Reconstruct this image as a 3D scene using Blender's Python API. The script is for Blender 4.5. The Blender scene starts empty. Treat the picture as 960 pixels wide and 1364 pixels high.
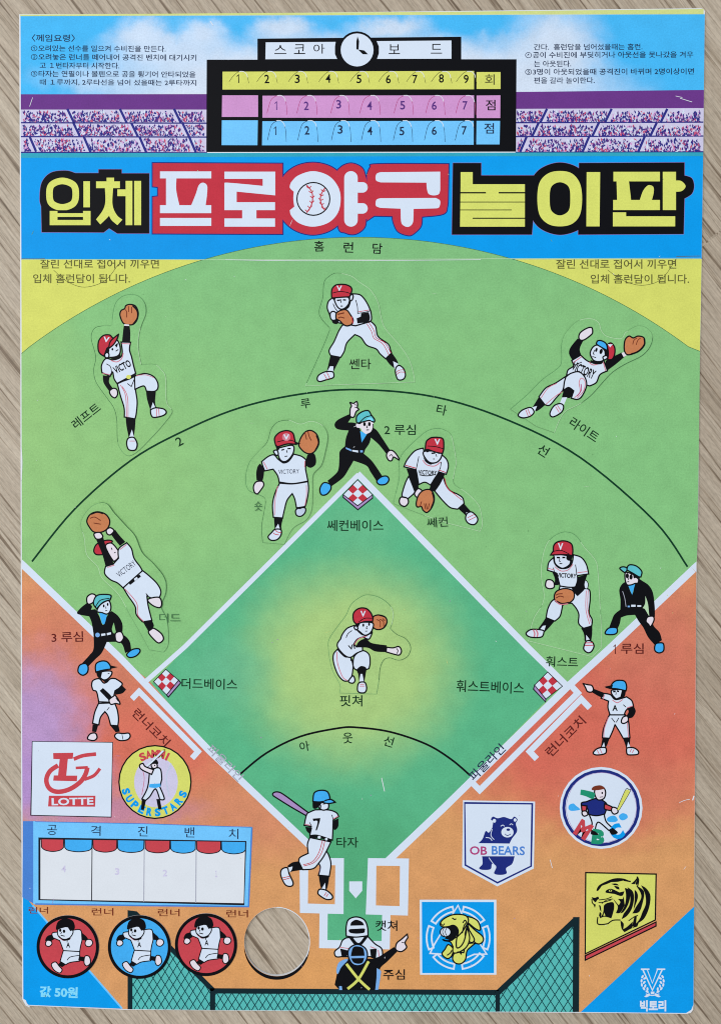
import bpy, math, random
from mathutils import Vector
from mathutils.geometry import tessellate_polygon

random.seed(7)
SC = bpy.context.scene
COL = SC.collection
S = 0.000285            # metres per photograph pixel: the board is about 26 cm wide
T = 0.0012              # thickness of the card
DZ = 3e-6               # one ink layer
R = math.radians

# ---------------------------------------------------------------- camera
FPX = 1181.0
D = FPX * S
TH = R(1.07)
cd = bpy.data.cameras.new('camera')
cam = bpy.data.objects.new('camera', cd); COL.objects.link(cam)
cam.location = (0, D * math.sin(TH), D * math.cos(TH) + T)
cam.rotation_euler = (-TH, 0, 0)
cd.sensor_fit = 'VERTICAL'; cd.sensor_height = 24.0; cd.lens = 24.0 * FPX / 1364.0
cd.clip_start = 0.01; cd.clip_end = 50
SC.camera = cam

# ---------------------------------------------------------------- room light
w = bpy.data.worlds.new('World'); SC.world = w; w.use_nodes = True
w.node_tree.nodes['Background'].inputs[0].default_value = (0.93, 0.96, 1.0, 1)
w.node_tree.nodes['Background'].inputs[1].default_value = 0.55
ld = bpy.data.lights.new('window_light', 'AREA'); ld.shape = 'RECTANGLE'
ld.size = 1.4; ld.size_y = 1.8; ld.energy = 44.5; ld.color = (1.0, 0.985, 0.965)
lamp = bpy.data.objects.new('window_light', ld); COL.objects.link(lamp)
lamp.location = (-1.15, 0.85, 2.2)
lamp.rotation_euler = (Vector((0, 0, 0)) - lamp.location).to_track_quat('-Z', 'Y').to_euler()
SC.view_settings.view_transform = 'Standard'; SC.view_settings.look = 'None'
SC.cycles.filter_width = 1.05
SC.view_settings.exposure = 0.0; SC.view_settings.gamma = 1.0

# ---------------------------------------------------------------- pixel of the photograph -> point of the card
_st, _ct = math.sin(TH), math.cos(TH)
def P(x, y):
    u, v = (x - 480.0) / FPX, (682.0 - y) / FPX
    # camera axes: right (1,0,0), up (0,ct,-st), forward (0,-st,-ct)
    dy, dz = v * _ct - _st, -v * _st - _ct
    t = -(D * _ct) / dz
    return (u * t, D * _st + dy * t)

# ---------------------------------------------------------------- materials
def lin(c):
    c = c / 255.0
    return c / 12.92 if c <= 0.04045 else ((c + 0.055) / 1.055) ** 2.4
def rgb(c): return (lin(c[0]), lin(c[1]), lin(c[2]), 1)
PAL = dict(HL=(12, 58, 38), W=(212, 225, 242), S=(226, 219, 230), K=(13, 14, 19), R=(192, 52, 68), B=(198, 126, 84), L=(66, 172, 240),
           T=(92, 190, 200), P=(206, 122, 138), Y=(214, 221, 110), N=(30, 44, 124), G=(22, 54, 34), M=(98, 34, 32),
           V=(168, 140, 192), BB=(8, 154, 234), D=(40, 48, 70), Q=(120, 172, 230), C=(130, 216, 248),
           PK=(205, 148, 204), PU=(106, 56, 136), YL=(212, 217, 108), LB=(114, 196, 250), MB=(74, 130, 210),
           GR=(164, 168, 184), HG=(34, 146, 112), MG=(176, 66, 124), BR=(116, 52, 34), NT=(86, 184, 180), FR=(18, 40, 47),
           FW=(16, 62, 70), TE=(50, 164, 190), LV=(124, 106, 174), LG=(178, 212, 172), DG=(92, 146, 96), PW=(220, 226, 234),
           OB=(190, 204, 226), YG=(206, 216, 138), C1=(44, 46, 132), C2=(88, 50, 128), C3=(196, 84, 118),
           FN=(204, 200, 228), GS=(112, 162, 108), KB=(28, 30, 40), RD=(198, 70, 80), TX=(34, 48, 78), DY=(96, 96, 52), TG=(66, 112, 72))
MATS = {}
def nodes_of(name):
    m = bpy.data.materials.new(name); m.use_nodes = True
    return m, m.node_tree, m.node_tree.nodes['Principled BSDF']
def finish(nt, b, col, grain=0.13, rough=0.48):
    """printed card: fine uneven ink and a slightly satin surface"""
    N, L = nt.nodes, nt.links
    geo = N.new('ShaderNodeNewGeometry')
    n1 = N.new('ShaderNodeTexNoise'); n1.inputs['Scale'].default_value = 1600; n1.inputs['Detail'].default_value = 4
    n1.inputs['Roughness'].default_value = 0.7
    n2 = N.new('ShaderNodeTexNoise'); n2.inputs['Scale'].default_value = 160; n2.inputs['Detail'].default_value = 2
    for n in (n1, n2): L.new(geo.outputs['Position'], n.inputs['Vector'])
    a = N.new('ShaderNodeMath'); a.operation = 'MULTIPLY_ADD'; L.new(n1.outputs[0], a.inputs[0])
    a.inputs[1].default_value = grain * 2.6; a.inputs[2].default_value = 1 - grain * 1.3
    c = N.new('ShaderNodeMath'); c.operation = 'MULTIPLY_ADD'; L.new(n2.outputs[0], c.inputs[0])
    c.inputs[1].default_value = grain * 1.0; c.inputs[2].default_value = -grain * 0.5
    s = N.new('ShaderNodeMath'); s.operation = 'ADD'; L.new(a.outputs[0], s.inputs[0]); L.new(c.outputs[0], s.inputs[1])
    mx = N.new('ShaderNodeVectorMath'); mx.operation = 'SCALE'
    L.new(s.outputs[0], mx.inputs['Scale'])
    if isinstance(col, tuple): mx.inputs[0].default_value = col[:3]
    else: L.new(col, mx.inputs[0])
    L.new(mx.outputs[0], b.inputs['Base Color'])
    b.inputs['Roughness'].default_value = rough
    b.inputs['Specular IOR Level'].default_value = 0.05
def ink(k):
    if k not in MATS:
        m, nt, b = nodes_of('ink_' + k)
        finish(nt, b, rgb(PAL[k]), 0.06 if k in ('W', 'S', 'PW') else 0.17)
        MATS[k] = m
    return MATS[k]
def field(name, base, ops, warp=0.0, grain=0.13):
    """a printed airbrush blend: base colour, then soft elliptical patches of other inks (photograph pixels)"""
    m, nt, b = nodes_of(name); N, L = nt.nodes, nt.links
    geo = N.new('ShaderNodeNewGeometry')
    sc = N.new('ShaderNodeVectorMath'); sc.operation = 'MULTIPLY'; L.new(geo.outputs['Position'], sc.inputs[0])
    sc.inputs[1].default_value = (1 / S, -1 / S, 0)
    of = N.new('ShaderNodeVectorMath'); of.operation = 'ADD'; L.new(sc.outputs[0], of.inputs[0]); of.inputs[1].default_value = (480, 682, 0)
    pos = of.outputs[0]
    if warp:
        nz = N.new('ShaderNodeTexNoise'); nz.inputs['Scale'].default_value = 0.03; nz.inputs['Detail'].default_value = 6
        nz.inputs['Roughness'].default_value = 0.62
        L.new(pos, nz.inputs['Vector'])
        wv = N.new('ShaderNodeVectorMath'); wv.operation = 'MULTIPLY_ADD'; L.new(nz.outputs['Color'], wv.inputs[0])
        wv.inputs[1].default_value = (warp * 2, warp * 2, 0); L.new(pos, wv.inputs[2]); 
        w2 = N.new('ShaderNodeVectorMath'); w2.operation = 'SUBTRACT'; L.new(wv.outputs[0], w2.inputs[0]); w2.inputs[1].default_value = (warp, warp, 0)
        pos = w2.outputs[0]
    cur = rgb(base)
    for (cx, cy, rx, ry, r0, c, amt) in ops:
        d = N.new('ShaderNodeVectorMath'); d.operation = 'SUBTRACT'; L.new(pos, d.inputs[0]); d.inputs[1].default_value = (cx, cy, 0)
        q = N.new('ShaderNodeVectorMath'); q.operation = 'DIVIDE'; L.new(d.outputs[0], q.inputs[0]); q.inputs[1].default_value = (rx, ry, 1)
        ln = N.new('ShaderNodeVectorMath'); ln.operation = 'LENGTH'; L.new(q.outputs[0], ln.inputs[0])
        mr = N.new('ShaderNodeMapRange'); mr.interpolation_type = 'SMOOTHSTEP'; L.new(ln.outputs['Value'], mr.inputs['Value'])
        mr.inputs['From Min'].default_value = r0; mr.inputs['From Max'].default_value = 1.0
        mr.inputs['To Min'].default_value = amt; mr.inputs['To Max'].default_value = 0.0
        mx = N.new('ShaderNodeMix'); mx.data_type = 'RGBA'; L.new(mr.outputs[0], mx.inputs[0])
        if isinstance(cur, tuple): mx.inputs[6].default_value = cur
        else: L.new(cur, mx.inputs[6])
        mx.inputs[7].default_value = rgb(c); cur = mx.outputs[2]
    finish(nt, b, cur, grain)
    MATS[name] = m
    return name
def mat(k): return MATS[k] if k in MATS else ink(k)

field('sky_print', (70, 182, 242), [
    (480, 130, 420, 95, 0.55, (208, 222, 240), 1), (225, 74, 120, 44, 0.2, (206, 222, 242), .85), (190, 52, 55, 34, 0.1, (206, 222, 242), .9), (275, 50, 50, 30, 0.1, (206, 222, 242), .9),
    (150, 110, 130, 30, 0.1, (190, 216, 242), .8), (735, 70, 90, 80, 0.2, (208, 222, 240), .95), (380, 44, 60, 26, 0.2, (208, 222, 240), .9),
    (520, 42, 70, 22, 0.2, (208, 222, 240), .9),
    (234, 40, 20, 24, 0.1, (90, 188, 244), .8), (310, 30, 50, 16, 0.2, (80, 184, 243), .9), (440, 26, 46, 16, 0.2, (80, 184, 243), .9),
    (635, 36, 75, 22, 0.3, (70, 182, 242), .95), (800, 150, 120, 40, 0.2, (180, 210, 242), .7)], warp=20, grain=0.18)
field('outfield_print', (133, 192, 127), [
    (480, 300, 560, 170, 0.1, (126, 187, 126), .9), (120, 640, 330, 260, 0.1, (145, 195, 125), .9), (430, 640, 260, 150, 0.1, (145, 197, 130), .7),
    (860, 640, 200, 200, 0.1, (131, 193, 128), .8), (40, 480, 90, 300, 0.0, (154, 198, 124), .6)], warp=20, grain=0.22)
field('infield_print', (90, 180, 134), [
    (468, 888, 186, 176, 0.36, (168, 203, 128), 1), (480, 700, 80, 60, 0.1, (110, 188, 140), .6), (300, 900, 90, 80, 0.1, (106, 184, 143), .7),
    (470, 1150, 140, 110, 0.2, (82, 168, 120), .9)], warp=16, grain=0.22)
field('dirt_print', (214, 155, 102), [
    (110, 880, 250, 190, 0.15, (209, 128, 102), 1), (200, 1000, 200, 130, 0.2, (212, 108, 92), .9), (330, 1090, 190, 90, 0.1, (208, 134, 104), .8),
    (790, 975, 290, 180, 0.35, (211, 106, 90), .97), (880, 850, 140, 160, 0.2, (208, 118, 98), .9), (850, 1060, 160, 90, 0.1, (208, 122, 98), .7),
    (36, 965, 120, 130, 0.2, (182, 148, 196), 1), (40, 1050, 150, 80, 0.2, (176, 142, 200), 1), (150, 1085, 170, 36, 0.1, (190, 132, 166), .8),
    (420, 1300, 300, 70, 0.1, (218, 158, 96), .8), (760, 1280, 200, 110, 0.1, (216, 158, 102), .8)], warp=30, grain=0.3)
field('banner_print', (8, 154, 234), [(200, 330, 300, 60, .1, (16, 146, 226), .6), (800, 240, 300, 60, .1, (18, 162, 238), .6)], warp=10)

# ---------------------------------------------------------------- drawing primitives (all in photograph pixels)
def parse(s):
    out = []
    for tok in s.split():
        c = tok[0] == '*'
        x, y = (tok[1:] if c else tok).split(',')
        out.append((float(x), float(y), c))
    return out
def smooth(pts, closed, n=6):
    res = []; m = len(pts)
    for i in range(m if closed else m - 1):
        p1, p2 = pts[i], pts[(i + 1) % m]
        p0 = pts[i - 1] if (closed or i > 0) else p1
        p3 = pts[(i + 2) % m] if (closed or i + 2 < m) else p2
        if p1[2] and p2[2]:
            res.append((p1[0], p1[1])); continue
        if p1[2]: p0 = p1
        if p2[2]: p3 = p2
        for k in range(n):
            t = k / n; t2 = t * t; t3 = t2 * t
            res.append(tuple(0.5 * ((2 * p1[a]) + (p2[a] - p0[a]) * t + (2 * p0[a] - 5 * p1[a] + 4 * p2[a] - p3[a]) * t2
                                    + (3 * p1[a] - p0[a] - 3 * p2[a] + p3[a]) * t3) for a in (0, 1)))
    if not closed: res.append((pts[-1][0], pts[-1][1]))
    return res
def ellipse(cx, cy, rx, ry, ang=0, n=28):
    ca, sa = math.cos(R(ang)), -math.sin(R(ang))
    return [(cx + rx * math.cos(t) * ca - ry * math.sin(t) * sa, cy + rx * math.cos(t) * sa + ry * math.sin(t) * ca)
            for t in (2 * math.pi * k / n for k in range(n))]

class Ink:
    """one mesh object that collects printed shapes, each on its own thin layer of ink"""
    def __init__(self, name, parent=None, org=(0, 0, 0), z=T):
        self.name, self.parent, self.org, self.z, self.k = name, parent, org, z, 0
        self.v, self.f, self.m, self.mats, self.e = [], [], [], [], 0
        self.o = bpy.data.objects.new(name, bpy.data.meshes.new(name)); COL.objects.link(self.o)
        if parent is not None: self.o.parent = parent
        else: self.o.location = org
        ALL.append(self)
    def mi(self, k):
        if k not in self.mats: self.mats.append(k)
        return self.mats.index(k)
    def step(self):
        self.e = (self.e + 1) % 24
        return self.z + self.e * 1.2e-7     # no two overlapping shapes share a plane
    def poly(self, pts, k, z=None):
        z = self.step() if z is None else z
        b = len(self.v)
        for x, y in pts:
            X, Y = P(x, y); self.v.append((X - self.org[0], Y - self.org[1], z - self.org[2]))
        ar = sum(pts[i - 1][0] * pts[i][1] - pts[i][0] * pts[i - 1][1] for i in range(len(pts)))
        f = list(range(b, b + len(pts)))
        self.f.append(f[::-1] if ar > 0 else f); self.m.append(self.mi(k))
    def tris(self, pts, tr, k):
        b = len(self.v); z = self.step()
        for x, y in pts:
            X, Y = P(x, y); self.v.append((X - self.org[0], Y - self.org[1], z - self.org[2]))
        i = self.mi(k)
        for t in tr:
            p = [pts[q] for q in t]
            ar = sum(p[j - 1][0] * p[j][1] - p[j][0] * p[j - 1][1] for j in range(len(p)))
            f = [b + q for q in t]
            self.f.append(f[::-1] if ar > 0 else f); self.m.append(i)
    def holed(self, outer, holes, k):
        loops = [outer] + holes
        tr = tessellate_polygon([[Vector((x, y, 0)) for x, y in l] for l in loops])
        self.tris([p for l in loops for p in l], tr, k)
    def stroke(self, pts, wd, k, closed=False):
        q = [pts[0]]
        for p in pts[1:]:
            if math.hypot(p[0] - q[-1][0], p[1] - q[-1][1]) > 1e-3: q.append(p)
        if closed and math.hypot(q[0][0] - q[-1][0], q[0][1] - q[-1][1]) < 1e-3: q.pop()
        n = len(q)
        if n < 2: return
        z = self.step()
        h = wd / 2; Lf, Rt = [], []
        for i in range(n):
            a = q[i - 1] if (closed or i > 0) else None
            c = q[(i + 1) % n] if (closed or i < n - 1) else None
            p = q[i]; ns = []
            for s, e in ((a, p), (p, c)):
                if s is None or e is None: continue
                dx, dy = e[0] - s[0], e[1] - s[1]; l = math.hypot(dx, dy) or 1
                ns.append((-dy / l, dx / l))
            nx, ny = sum(t[0] for t in ns), sum(t[1] for t in ns); l = math.hypot(nx, ny)
            if l < 1e-4: nx, ny, l = ns[0][0], ns[0][1], 1
            nx, ny = nx / l, ny / l
            g = min(1.7, 1 / max(0.3, nx * ns[0][0] + ny * ns[0][1]))
            Lf.append((p[0] + nx * h * g, p[1] + ny * h * g)); Rt.append((p[0] - nx * h * g, p[1] - ny * h * g))
        for i in range(n if closed else n - 1):
            j = (i + 1) % n
            self.poly([Lf[i], Lf[j], Rt[j], Rt[i]], k, z)
    def text(self, s, cx, cy, wd, ht, ang, k, bold=0.0):
        vs, fs = glyphs(s, bold)
        if not vs: return
        x0, x1 = min(v[0] for v in vs), max(v[0] for v in vs); y0, y1 = min(v[1] for v in vs), max(v[1] for v in vs)
        sx, sy = wd / max(1e-6, x1 - x0), ht / max(1e-6, y1 - y0)
        if wd == 0: sx = sy
        ca, sa = math.cos(R(ang)), math.sin(R(ang)); pts = []
        for x, y in vs:
            u, v = (x - (x0 + x1) / 2) * sx, -(y - (y0 + y1) / 2) * sy
            pts.append((cx + u * ca + v * sa, cy - u * sa + v * ca))
        self.tris(pts, fs, k)
    def up(self): self.z += DZ
    def build(self):
        me = self.o.data
        me.from_pydata(self.v, [], self.f); me.update()
        for k in self.mats: me.materials.append(mat(k))
        me.polygons.foreach_set('material_index', self.m)
ALL = []
GL = {}
def glyphs(s, bold):
    if (s, bold) not in GL:
        c = bpy.data.curves.new('lettering', 'FONT'); c.body = s.replace('1', '\uff11'); c.size = 1.0; c.resolution_u = 3; c.offset = bold; c.fill_mode = 'FRONT'
        o = bpy.data.objects.new('lettering', c); COL.objects.link(o)
        dg = bpy.context.evaluated_depsgraph_get(); dg.update()
        me = bpy.data.meshes.new_from_object(o.evaluated_get(dg))
        GL[(s, bold)] = ([(v.co.x, v.co.y) for v in me.vertices], [tuple(p.vertices) for p in me.polygons])
        bpy.data.objects.remove(o); bpy.data.curves.remove(c); bpy.data.meshes.remove(me)
    return GL[(s, bold)]

def draw(spec, root, org=(0, 0, 0), at=(0, 0, 1), z=T, wd=1.85, parent=None):
    """print a figure. '@name' starts a part; f/n fill with or without black outline, p/q the same with straight edges,
    l/c open or closed line, e/E disc, t lettering. root is an Ink (its name may be resumed)."""
    ox, oy, sc = at; cur = root; zz = z; made = {}
    tf = lambda pts: [(ox + x / sc, oy + y / sc) for x, y in pts]
    for line in spec.strip().split('\n'):
        line = line.strip()
        if not line: continue
        if line[0] == '@':
            nm = line[1:]
            if root is not None and nm == root.name: cur = root
            elif nm.endswith('+'): cur = made[nm[:-1]]
            else: cur = Ink(nm, parent or root.o, org, zz); made[nm] = cur
            continue
        c, k, rest = line.split(' ', 2)
        zz += DZ; cur.z = zz
        if c in 'fnpq':
            pts = parse(rest)
            if c in 'pq': pts = [(x, y, True) for x, y, _ in pts]
            q = tf(smooth(pts, True)); cur.poly(q, k)
            if c in 'fp': zz += DZ; cur.z = zz; cur.stroke(q, wd, 'K', True)
        elif c in 'lc':
            wl, pp = rest.split(' ', 1); pts = parse(pp)
            cur.stroke(tf(smooth(pts, c == 'c')), float(wl) * (1.2 if float(wl) < 2 else 1), k, c == 'c')
        elif c in 'eE':
            a = [float(t) for t in rest.split()]
            q = tf(ellipse(*a)); cur.poly(q, k)
            if c == 'E': zz += DZ; cur.z = zz; cur.stroke(q, wd, 'K', True)
        elif c in 'tT':
            a, s = rest.split('|'); a = [float(t) for t in a.split()]
            cur.text(s, ox + a[0] / sc, oy + a[1] / sc, a[2] / sc, a[3] / sc, a[4], k, 0.03 if c == 'T' else 0.0)
    return zz

def tag(o, label=None, cat=None, group=None, kind=None):
    if label: o['label'] = label
    if cat: o['category'] = cat
    if group: o['group'] = group
    if kind: o['kind'] = kind
# ---------------------------------------------------------------- table top
def wood():
    m, nt, b = nodes_of('table_wood'); N, L = nt.nodes, nt.links
    tc = N.new('ShaderNodeTexCoord')
    def mapping(sx, sy, src=None):
        mp = N.new('ShaderNodeMapping'); mp.vector_type = 'POINT'
        L.new(src or rot.outputs[0], mp.inputs['Vector']); mp.inputs['Scale'].default_value = (sx, sy, 1)
        return mp.outputs[0]
    rot = N.new('ShaderNodeMapping'); L.new(tc.outputs['Object'], rot.inputs['Vector'])
    rot.inputs['Rotation'].default_value = (0, 0, R(52)); rot.inputs['Scale'].default_value = (1, 1, 1)
    # slow bending of the grain
    wn = N.new('ShaderNodeTexNoise'); wn.inputs['Scale'].default_value = 9; wn.inputs['Detail'].default_value = 2
    L.new(rot.outputs[0], wn.inputs['Vector'])
    wm = N.new('ShaderNodeVectorMath'); wm.operation = 'MULTIPLY_ADD'; L.new(wn.outputs['Color'], wm.inputs[0]); wm.inputs[1].default_value = (0, .005, 0)
    L.new(rot.outputs[0], wm.inputs[2])
    br = N.new('ShaderNodeTexBrick'); L.new(mapping(1, 1), br.inputs['Vector'])
    br.inputs['Scale'].default_value = 1.0; br.inputs['Brick Width'].default_value = 0.55; br.inputs['Row Height'].default_value = 0.105
    br.inputs['Mortar Size'].default_value = 0.0004; br.inputs['Bias'].default_value = 0
    br.inputs['Color1'].default_value = (0.0, 0, 0, 1); br.inputs['Color2'].default_value = (1, 1, 1, 1); br.inputs['Mortar'].default_value = (0.2, 0.2, 0.2, 1)
    off = N.new('ShaderNodeVectorMath'); off.operation = 'MULTIPLY_ADD'; L.new(br.outputs['Color'], off.inputs[0]); off.inputs[1].default_value = (3.1, 1.7, 0)
    L.new(wm.outputs[0], off.inputs[2])
    def noise(sx, sy, det, ro=.6):
        n = N.new('ShaderNodeTexNoise'); n.inputs['Scale'].default_value = 1; n.inputs['Detail'].default_value = det; n.inputs['Roughness'].default_value = ro
        L.new(mapping(sx, sy, off.outputs[0]), n.inputs['Vector']); return n.outputs[0]
    def ramp(src, stops):
        r = N.new('ShaderNodeValToRGB'); L.new(src, r.inputs[0]); e = r.color_ramp.elements
        e[0].position, e[0].color = stops[0]; e[1].position, e[1].color = stops[-1]
        for p, c in stops[1:-1]:
            x = e.new(p); x.color = c
        return r.outputs[0]
    broad = ramp(noise(8, 210, 6), [(.28, rgb((160, 147, 129))), (.47, rgb((178, 166, 149))), (.72, rgb((190, 179, 162)))])
    fine = ramp(noise(30, 1150, 5, .7), [(.30, (.58, .55, .51, 1)), (.46, (.94, .935, .93, 1)), (.68, (1.13, 1.13, 1.13, 1))])
    dark = ramp(noise(17, 620, 2, .5), [(.325, (.4, .35, .31, 1)), (.39, (.8, .77, .74, 1)), (.44, (1, 1, 1, 1))])
    spec = ramp(noise(420, 1500, 2), [(.3, (.86, .86, .86, 1)), (.6, (1.06, 1.06, 1.06, 1))])
    plank = ramp(br.outputs['Color'], [(0, (.92, .9, .88, 1)), (1, (1.06, 1.06, 1.06, 1))])
    cur = broad
    for o in (fine, dark, spec, plank):
        mx = N.new('ShaderNodeMix'); mx.data_type = 'RGBA'; mx.blend_type = 'MULTIPLY'; mx.inputs[0].default_value = 1
        L.new(cur, mx.inputs[6]); L.new(o, mx.inputs[7]); cur = mx.outputs[2]
    L.new(cur, b.inputs['Base Color']); b.inputs['Roughness'].default_value = .5; b.inputs['Specular IOR Level'].default_value = .25
    bp = N.new('ShaderNodeBump'); bp.inputs['Strength'].default_value = .25; bp.inputs['Distance'].default_value = .0004
    g = N.new('ShaderNodeRGBToBW'); L.new(cur, g.inputs[0]); L.new(g.outputs[0], bp.inputs['Height']); L.new(bp.outputs[0], b.inputs['Normal'])
    MATS['table_wood'] = m
wood()
tb = bpy.data.meshes.new('table_top')
_h = 0.6
tb.from_pydata([(-_h, -_h, 0), (_h, -_h, 0), (_h, _h, 0), (-_h, _h, 0), (-_h, -_h, -.025), (_h, -_h, -.025), (_h, _h, -.025), (-_h, _h, -.025)], [],
               [(0, 1, 2, 3), (7, 6, 5, 4), (0, 4, 5, 1), (1, 5, 6, 2), (2, 6, 7, 3), (3, 7, 4, 0)])
tb.materials.append(MATS['table_wood'])
to = bpy.data.objects.new('table_top', tb); COL.objects.link(to)
tag(to, 'grey brown wood grain table top under the printed game board', kind='structure')

# ---------------------------------------------------------------- the card itself, with the punched-out round hole
def interp(t, y):
    for (y0, x0), (y1, x1) in zip(t, t[1:]):
        if y <= y1: return x0 + (x1 - x0) * (y - y0) / (y1 - y0)
    return t[-1][1]
LE = [(0, 26), (400, 27.5), (1000, 28.5), (1364, 30)]
RE = [(0, 938.2), (200, 936), (400, 933), (500, 931), (700, 929), (760, 927), (1364, 922.5)]
xl = lambda y: interp(LE, y)
xr = lambda y: interp(RE, y)
outline = smooth(parse('*26,19 *300,18 *620,14.5 *933,11 *936.5,12 *938,15 *936,200 *933,400 *931,500 *929,700 *927,760 *925,1050 *923,1338 *922.4,1345 *919.5,1349 *914,1350.5 *780,1349 *500,1347.5 *165,1345 *38,1339.5 *33.5,1337 *30,1331 *28.5,1000 *28,700 *27.5,400'), True, 4)
HOLE = ellipse(368.6, 1254.5, 43.2, 45.5, 0, 64)
CARD_ORG = (0, 0, 0)
card = Ink('game_board', None, CARD_ORG, T)
def slab(I, loops, z0, z1, ktop, kside, topz=True):
    """solid card: top, bottom and every edge wall"""
    b = len(I.v)
    tr = tessellate_polygon([[Vector((x, y, 0)) for x, y in l] for l in loops])
    allp = [p for l in loops for p in l]; n = len(allp)
    I.e = -1; I.z = z1; I.tris(allp, tr, ktop)
    I.e = -1; I.z = z0; s = len(I.f); I.tris(allp, tr, kside)
    for i in range(s, len(I.f)): I.f[i] = I.f[i][::-1]
    st = 0
    for li, l in enumerate(loops):
        m = len(l)
        ar = sum(l[i - 1][0] * l[i][1] - l[i][0] * l[i - 1][1] for i in range(m))
        for i in range(m):
            j = (i + 1) % m
            f = [b + st + i, b + st + j, b + n + st + j, b + n + st + i]
            if (ar > 0) == (li == 0): f = f
            else: f = f[::-1]
            I.f.append(f); I.m.append(I.mi(kside))
        st += m
    I.z = z1
slab(card, [outline, HOLE], 0.00005, T, 'PW', 'PW')
tag(card.o, 'printed baseball board game sheet with blue title banner lying flat on grey wood', 'board game')
LV = lambda n: T + DZ * (2 + n)
def part(name, lv, label=None, parent=None):
    I = Ink(name, parent or card.o, CARD_ORG, LV(lv))
    if label: I.o['label'] = label
    return I
def strip(y0l, y0r, y1l, y1r, x0=None, x1=None):
    a = xl(y0l) + 1.6 if x0 is None else x0; b = xr(y0r) - .1 if x1 is None else x1
    c = xr(y1r) - .1 if x1 is None else x1; d = xl(y1l) + 1.6 if x0 is None else x0
    return [(a, y0l), (b, y0r), (c, y1r), (d, y1l)]
# sky with rules
I = part('sky_panel', 0); I.poly(strip(21.5, 19.0, 126, 121), 'sky_print')
I = part('top_margin', 0); I.poly([(xl(20) + .6, 19.6), (620, 15.4), (936.5, 12), (936.3, 19.0), (620, 19.6), (xl(20) + 1.6, 21.5)], 'YG')
I = part('instruction_text', 4)
for s, x0, x1, y, h in (('〈께임요령〉', 128, 301, 152, 30), ('①오려있는 선수를 일으켜 수비진을 만든다.', 125, 663, 194, 25), ('②오려놓은 런너를 떼어내어 공격진 벤치에 대기시키', 125, 785, 229, 25),
        ('고 1번타자부터 시작한다.', 160, 478, 262, 25), ('③타자는 연필이나 볼펜으로 공을 튕기어 안타되었을', 125, 782, 296, 25), ('때 1루까지, 2루타선을 넘어 섰을때는 2루타까지', 160, 785, 330, 25)):
    I.text(s, (x0 + x1) / 6, y / 3, (x1 - x0) / 3, h / 3, -0.3, 'TX', .012)
I = part('instruction_text', 4)
for s, x0, x1, y, h in (('간다.  홈런담을 넘어섰을때는 홈런.', 105, 600, 214, 29), ('④공이 수비진에 부딪히거나 아웃선을 못나갔을 겨우', 65, 832, 250, 29), ('는 아웃된다.', 105, 275, 291, 29),
        ('⑤3명이 아웃되었을때 공격진이 바뀌며 2명이상이면', 65, 835, 327, 29), ('편을 갈라 놀이한다.', 105, 382, 367, 29)):
    I.text(s, 680 + (x0 + x1) / 6.857, y / 3.4286, (x1 - x0) / 3.4286, h / 3.4286, 0.2, 'TX', .012)

# grandstand
for side, (xa, xb) in enumerate(((28.3, 276), (686, 936))):
    g = part('grandstand', 1); g.poly(strip(145, 145, 204, 204, x1=276) if side == 0 else strip(144, 143.5, 203, 203, x0=686), 'FN')
    b = Ink('roof_band', g.o, CARD_ORG, LV(2)); b.poly(strip(125.6, 125.4, 146, 146, x1=276) if side == 0 else strip(122.5, 119.8, 145, 144, x0=686), 'PU')
    cr = Ink('crowd', g.o, CARD_ORG, LV(3)); tag(cr.o, kind='stuff')
    for ti, (y0, y1) in enumerate(((146, 162.5), (164.5, 181), (183, 202))):
        rows = Ink('railing', g.o, CARD_ORG, LV(2))
        lean = (6, -6)[side]
        ais = [(90, 160, 232), (98, 175, 243), (40, 112, 186, 252)][ti] if side == 0 else [(728, 814, 888), (717, 797, 874), (701, 784, 858)][ti]
        for k in range(900):
            x = random.uniform(xa + 1, xb - 1); q = random.random(); y = y0 + 2.5 + (y1 - y0 - 2) * (1 - q ** 1.5)
            off_ = lambda a: x - (a + lean * (y - y0) / (y1 - y0))
            near = min((abs(off_(a)) for a in ais), key=abs)
            if near < 4.2 or not xa + 3 < x < xb - 4: continue
            a = random.uniform(-.9, .9); l = random.uniform(1.2, 3.7); t = random.uniform(.7, 1.6)
            ux, uy = math.sin(a) * l, math.cos(a) * l
            c = random.choices(('C1', 'C2', 'C3', 'W', 'PK'), (10, 6, 3.4, 2.2, 2))[0]
            cr.poly([(x - t, y), (x + ux * .6, y - uy), (x + t, y + .3), (x - ux * .4, min(y1, y + uy))], c, LV(3) + DZ * random.random())
        rows.stroke([(xa, y1 + 1), (xb, y1 + (.2 if side else 1.6))], 1.8, 'C1')
        for a in ais: rows.up(); rows.stroke([(a, y0 - 1), (a + lean * 1.5, y1 + 1)], 3.2, 'C1')
I = part('banner_panel', 2); I.poly(strip(204, 203, 346, 345), 'banner_print')
I.z += DZ; I.poly(strip(204, 203, 210.5, 208), 'TE'); I.z += DZ; I.stroke([(29, 210.6), (480, 208.6), (935, 208.4)], .7, 'BB')

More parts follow.
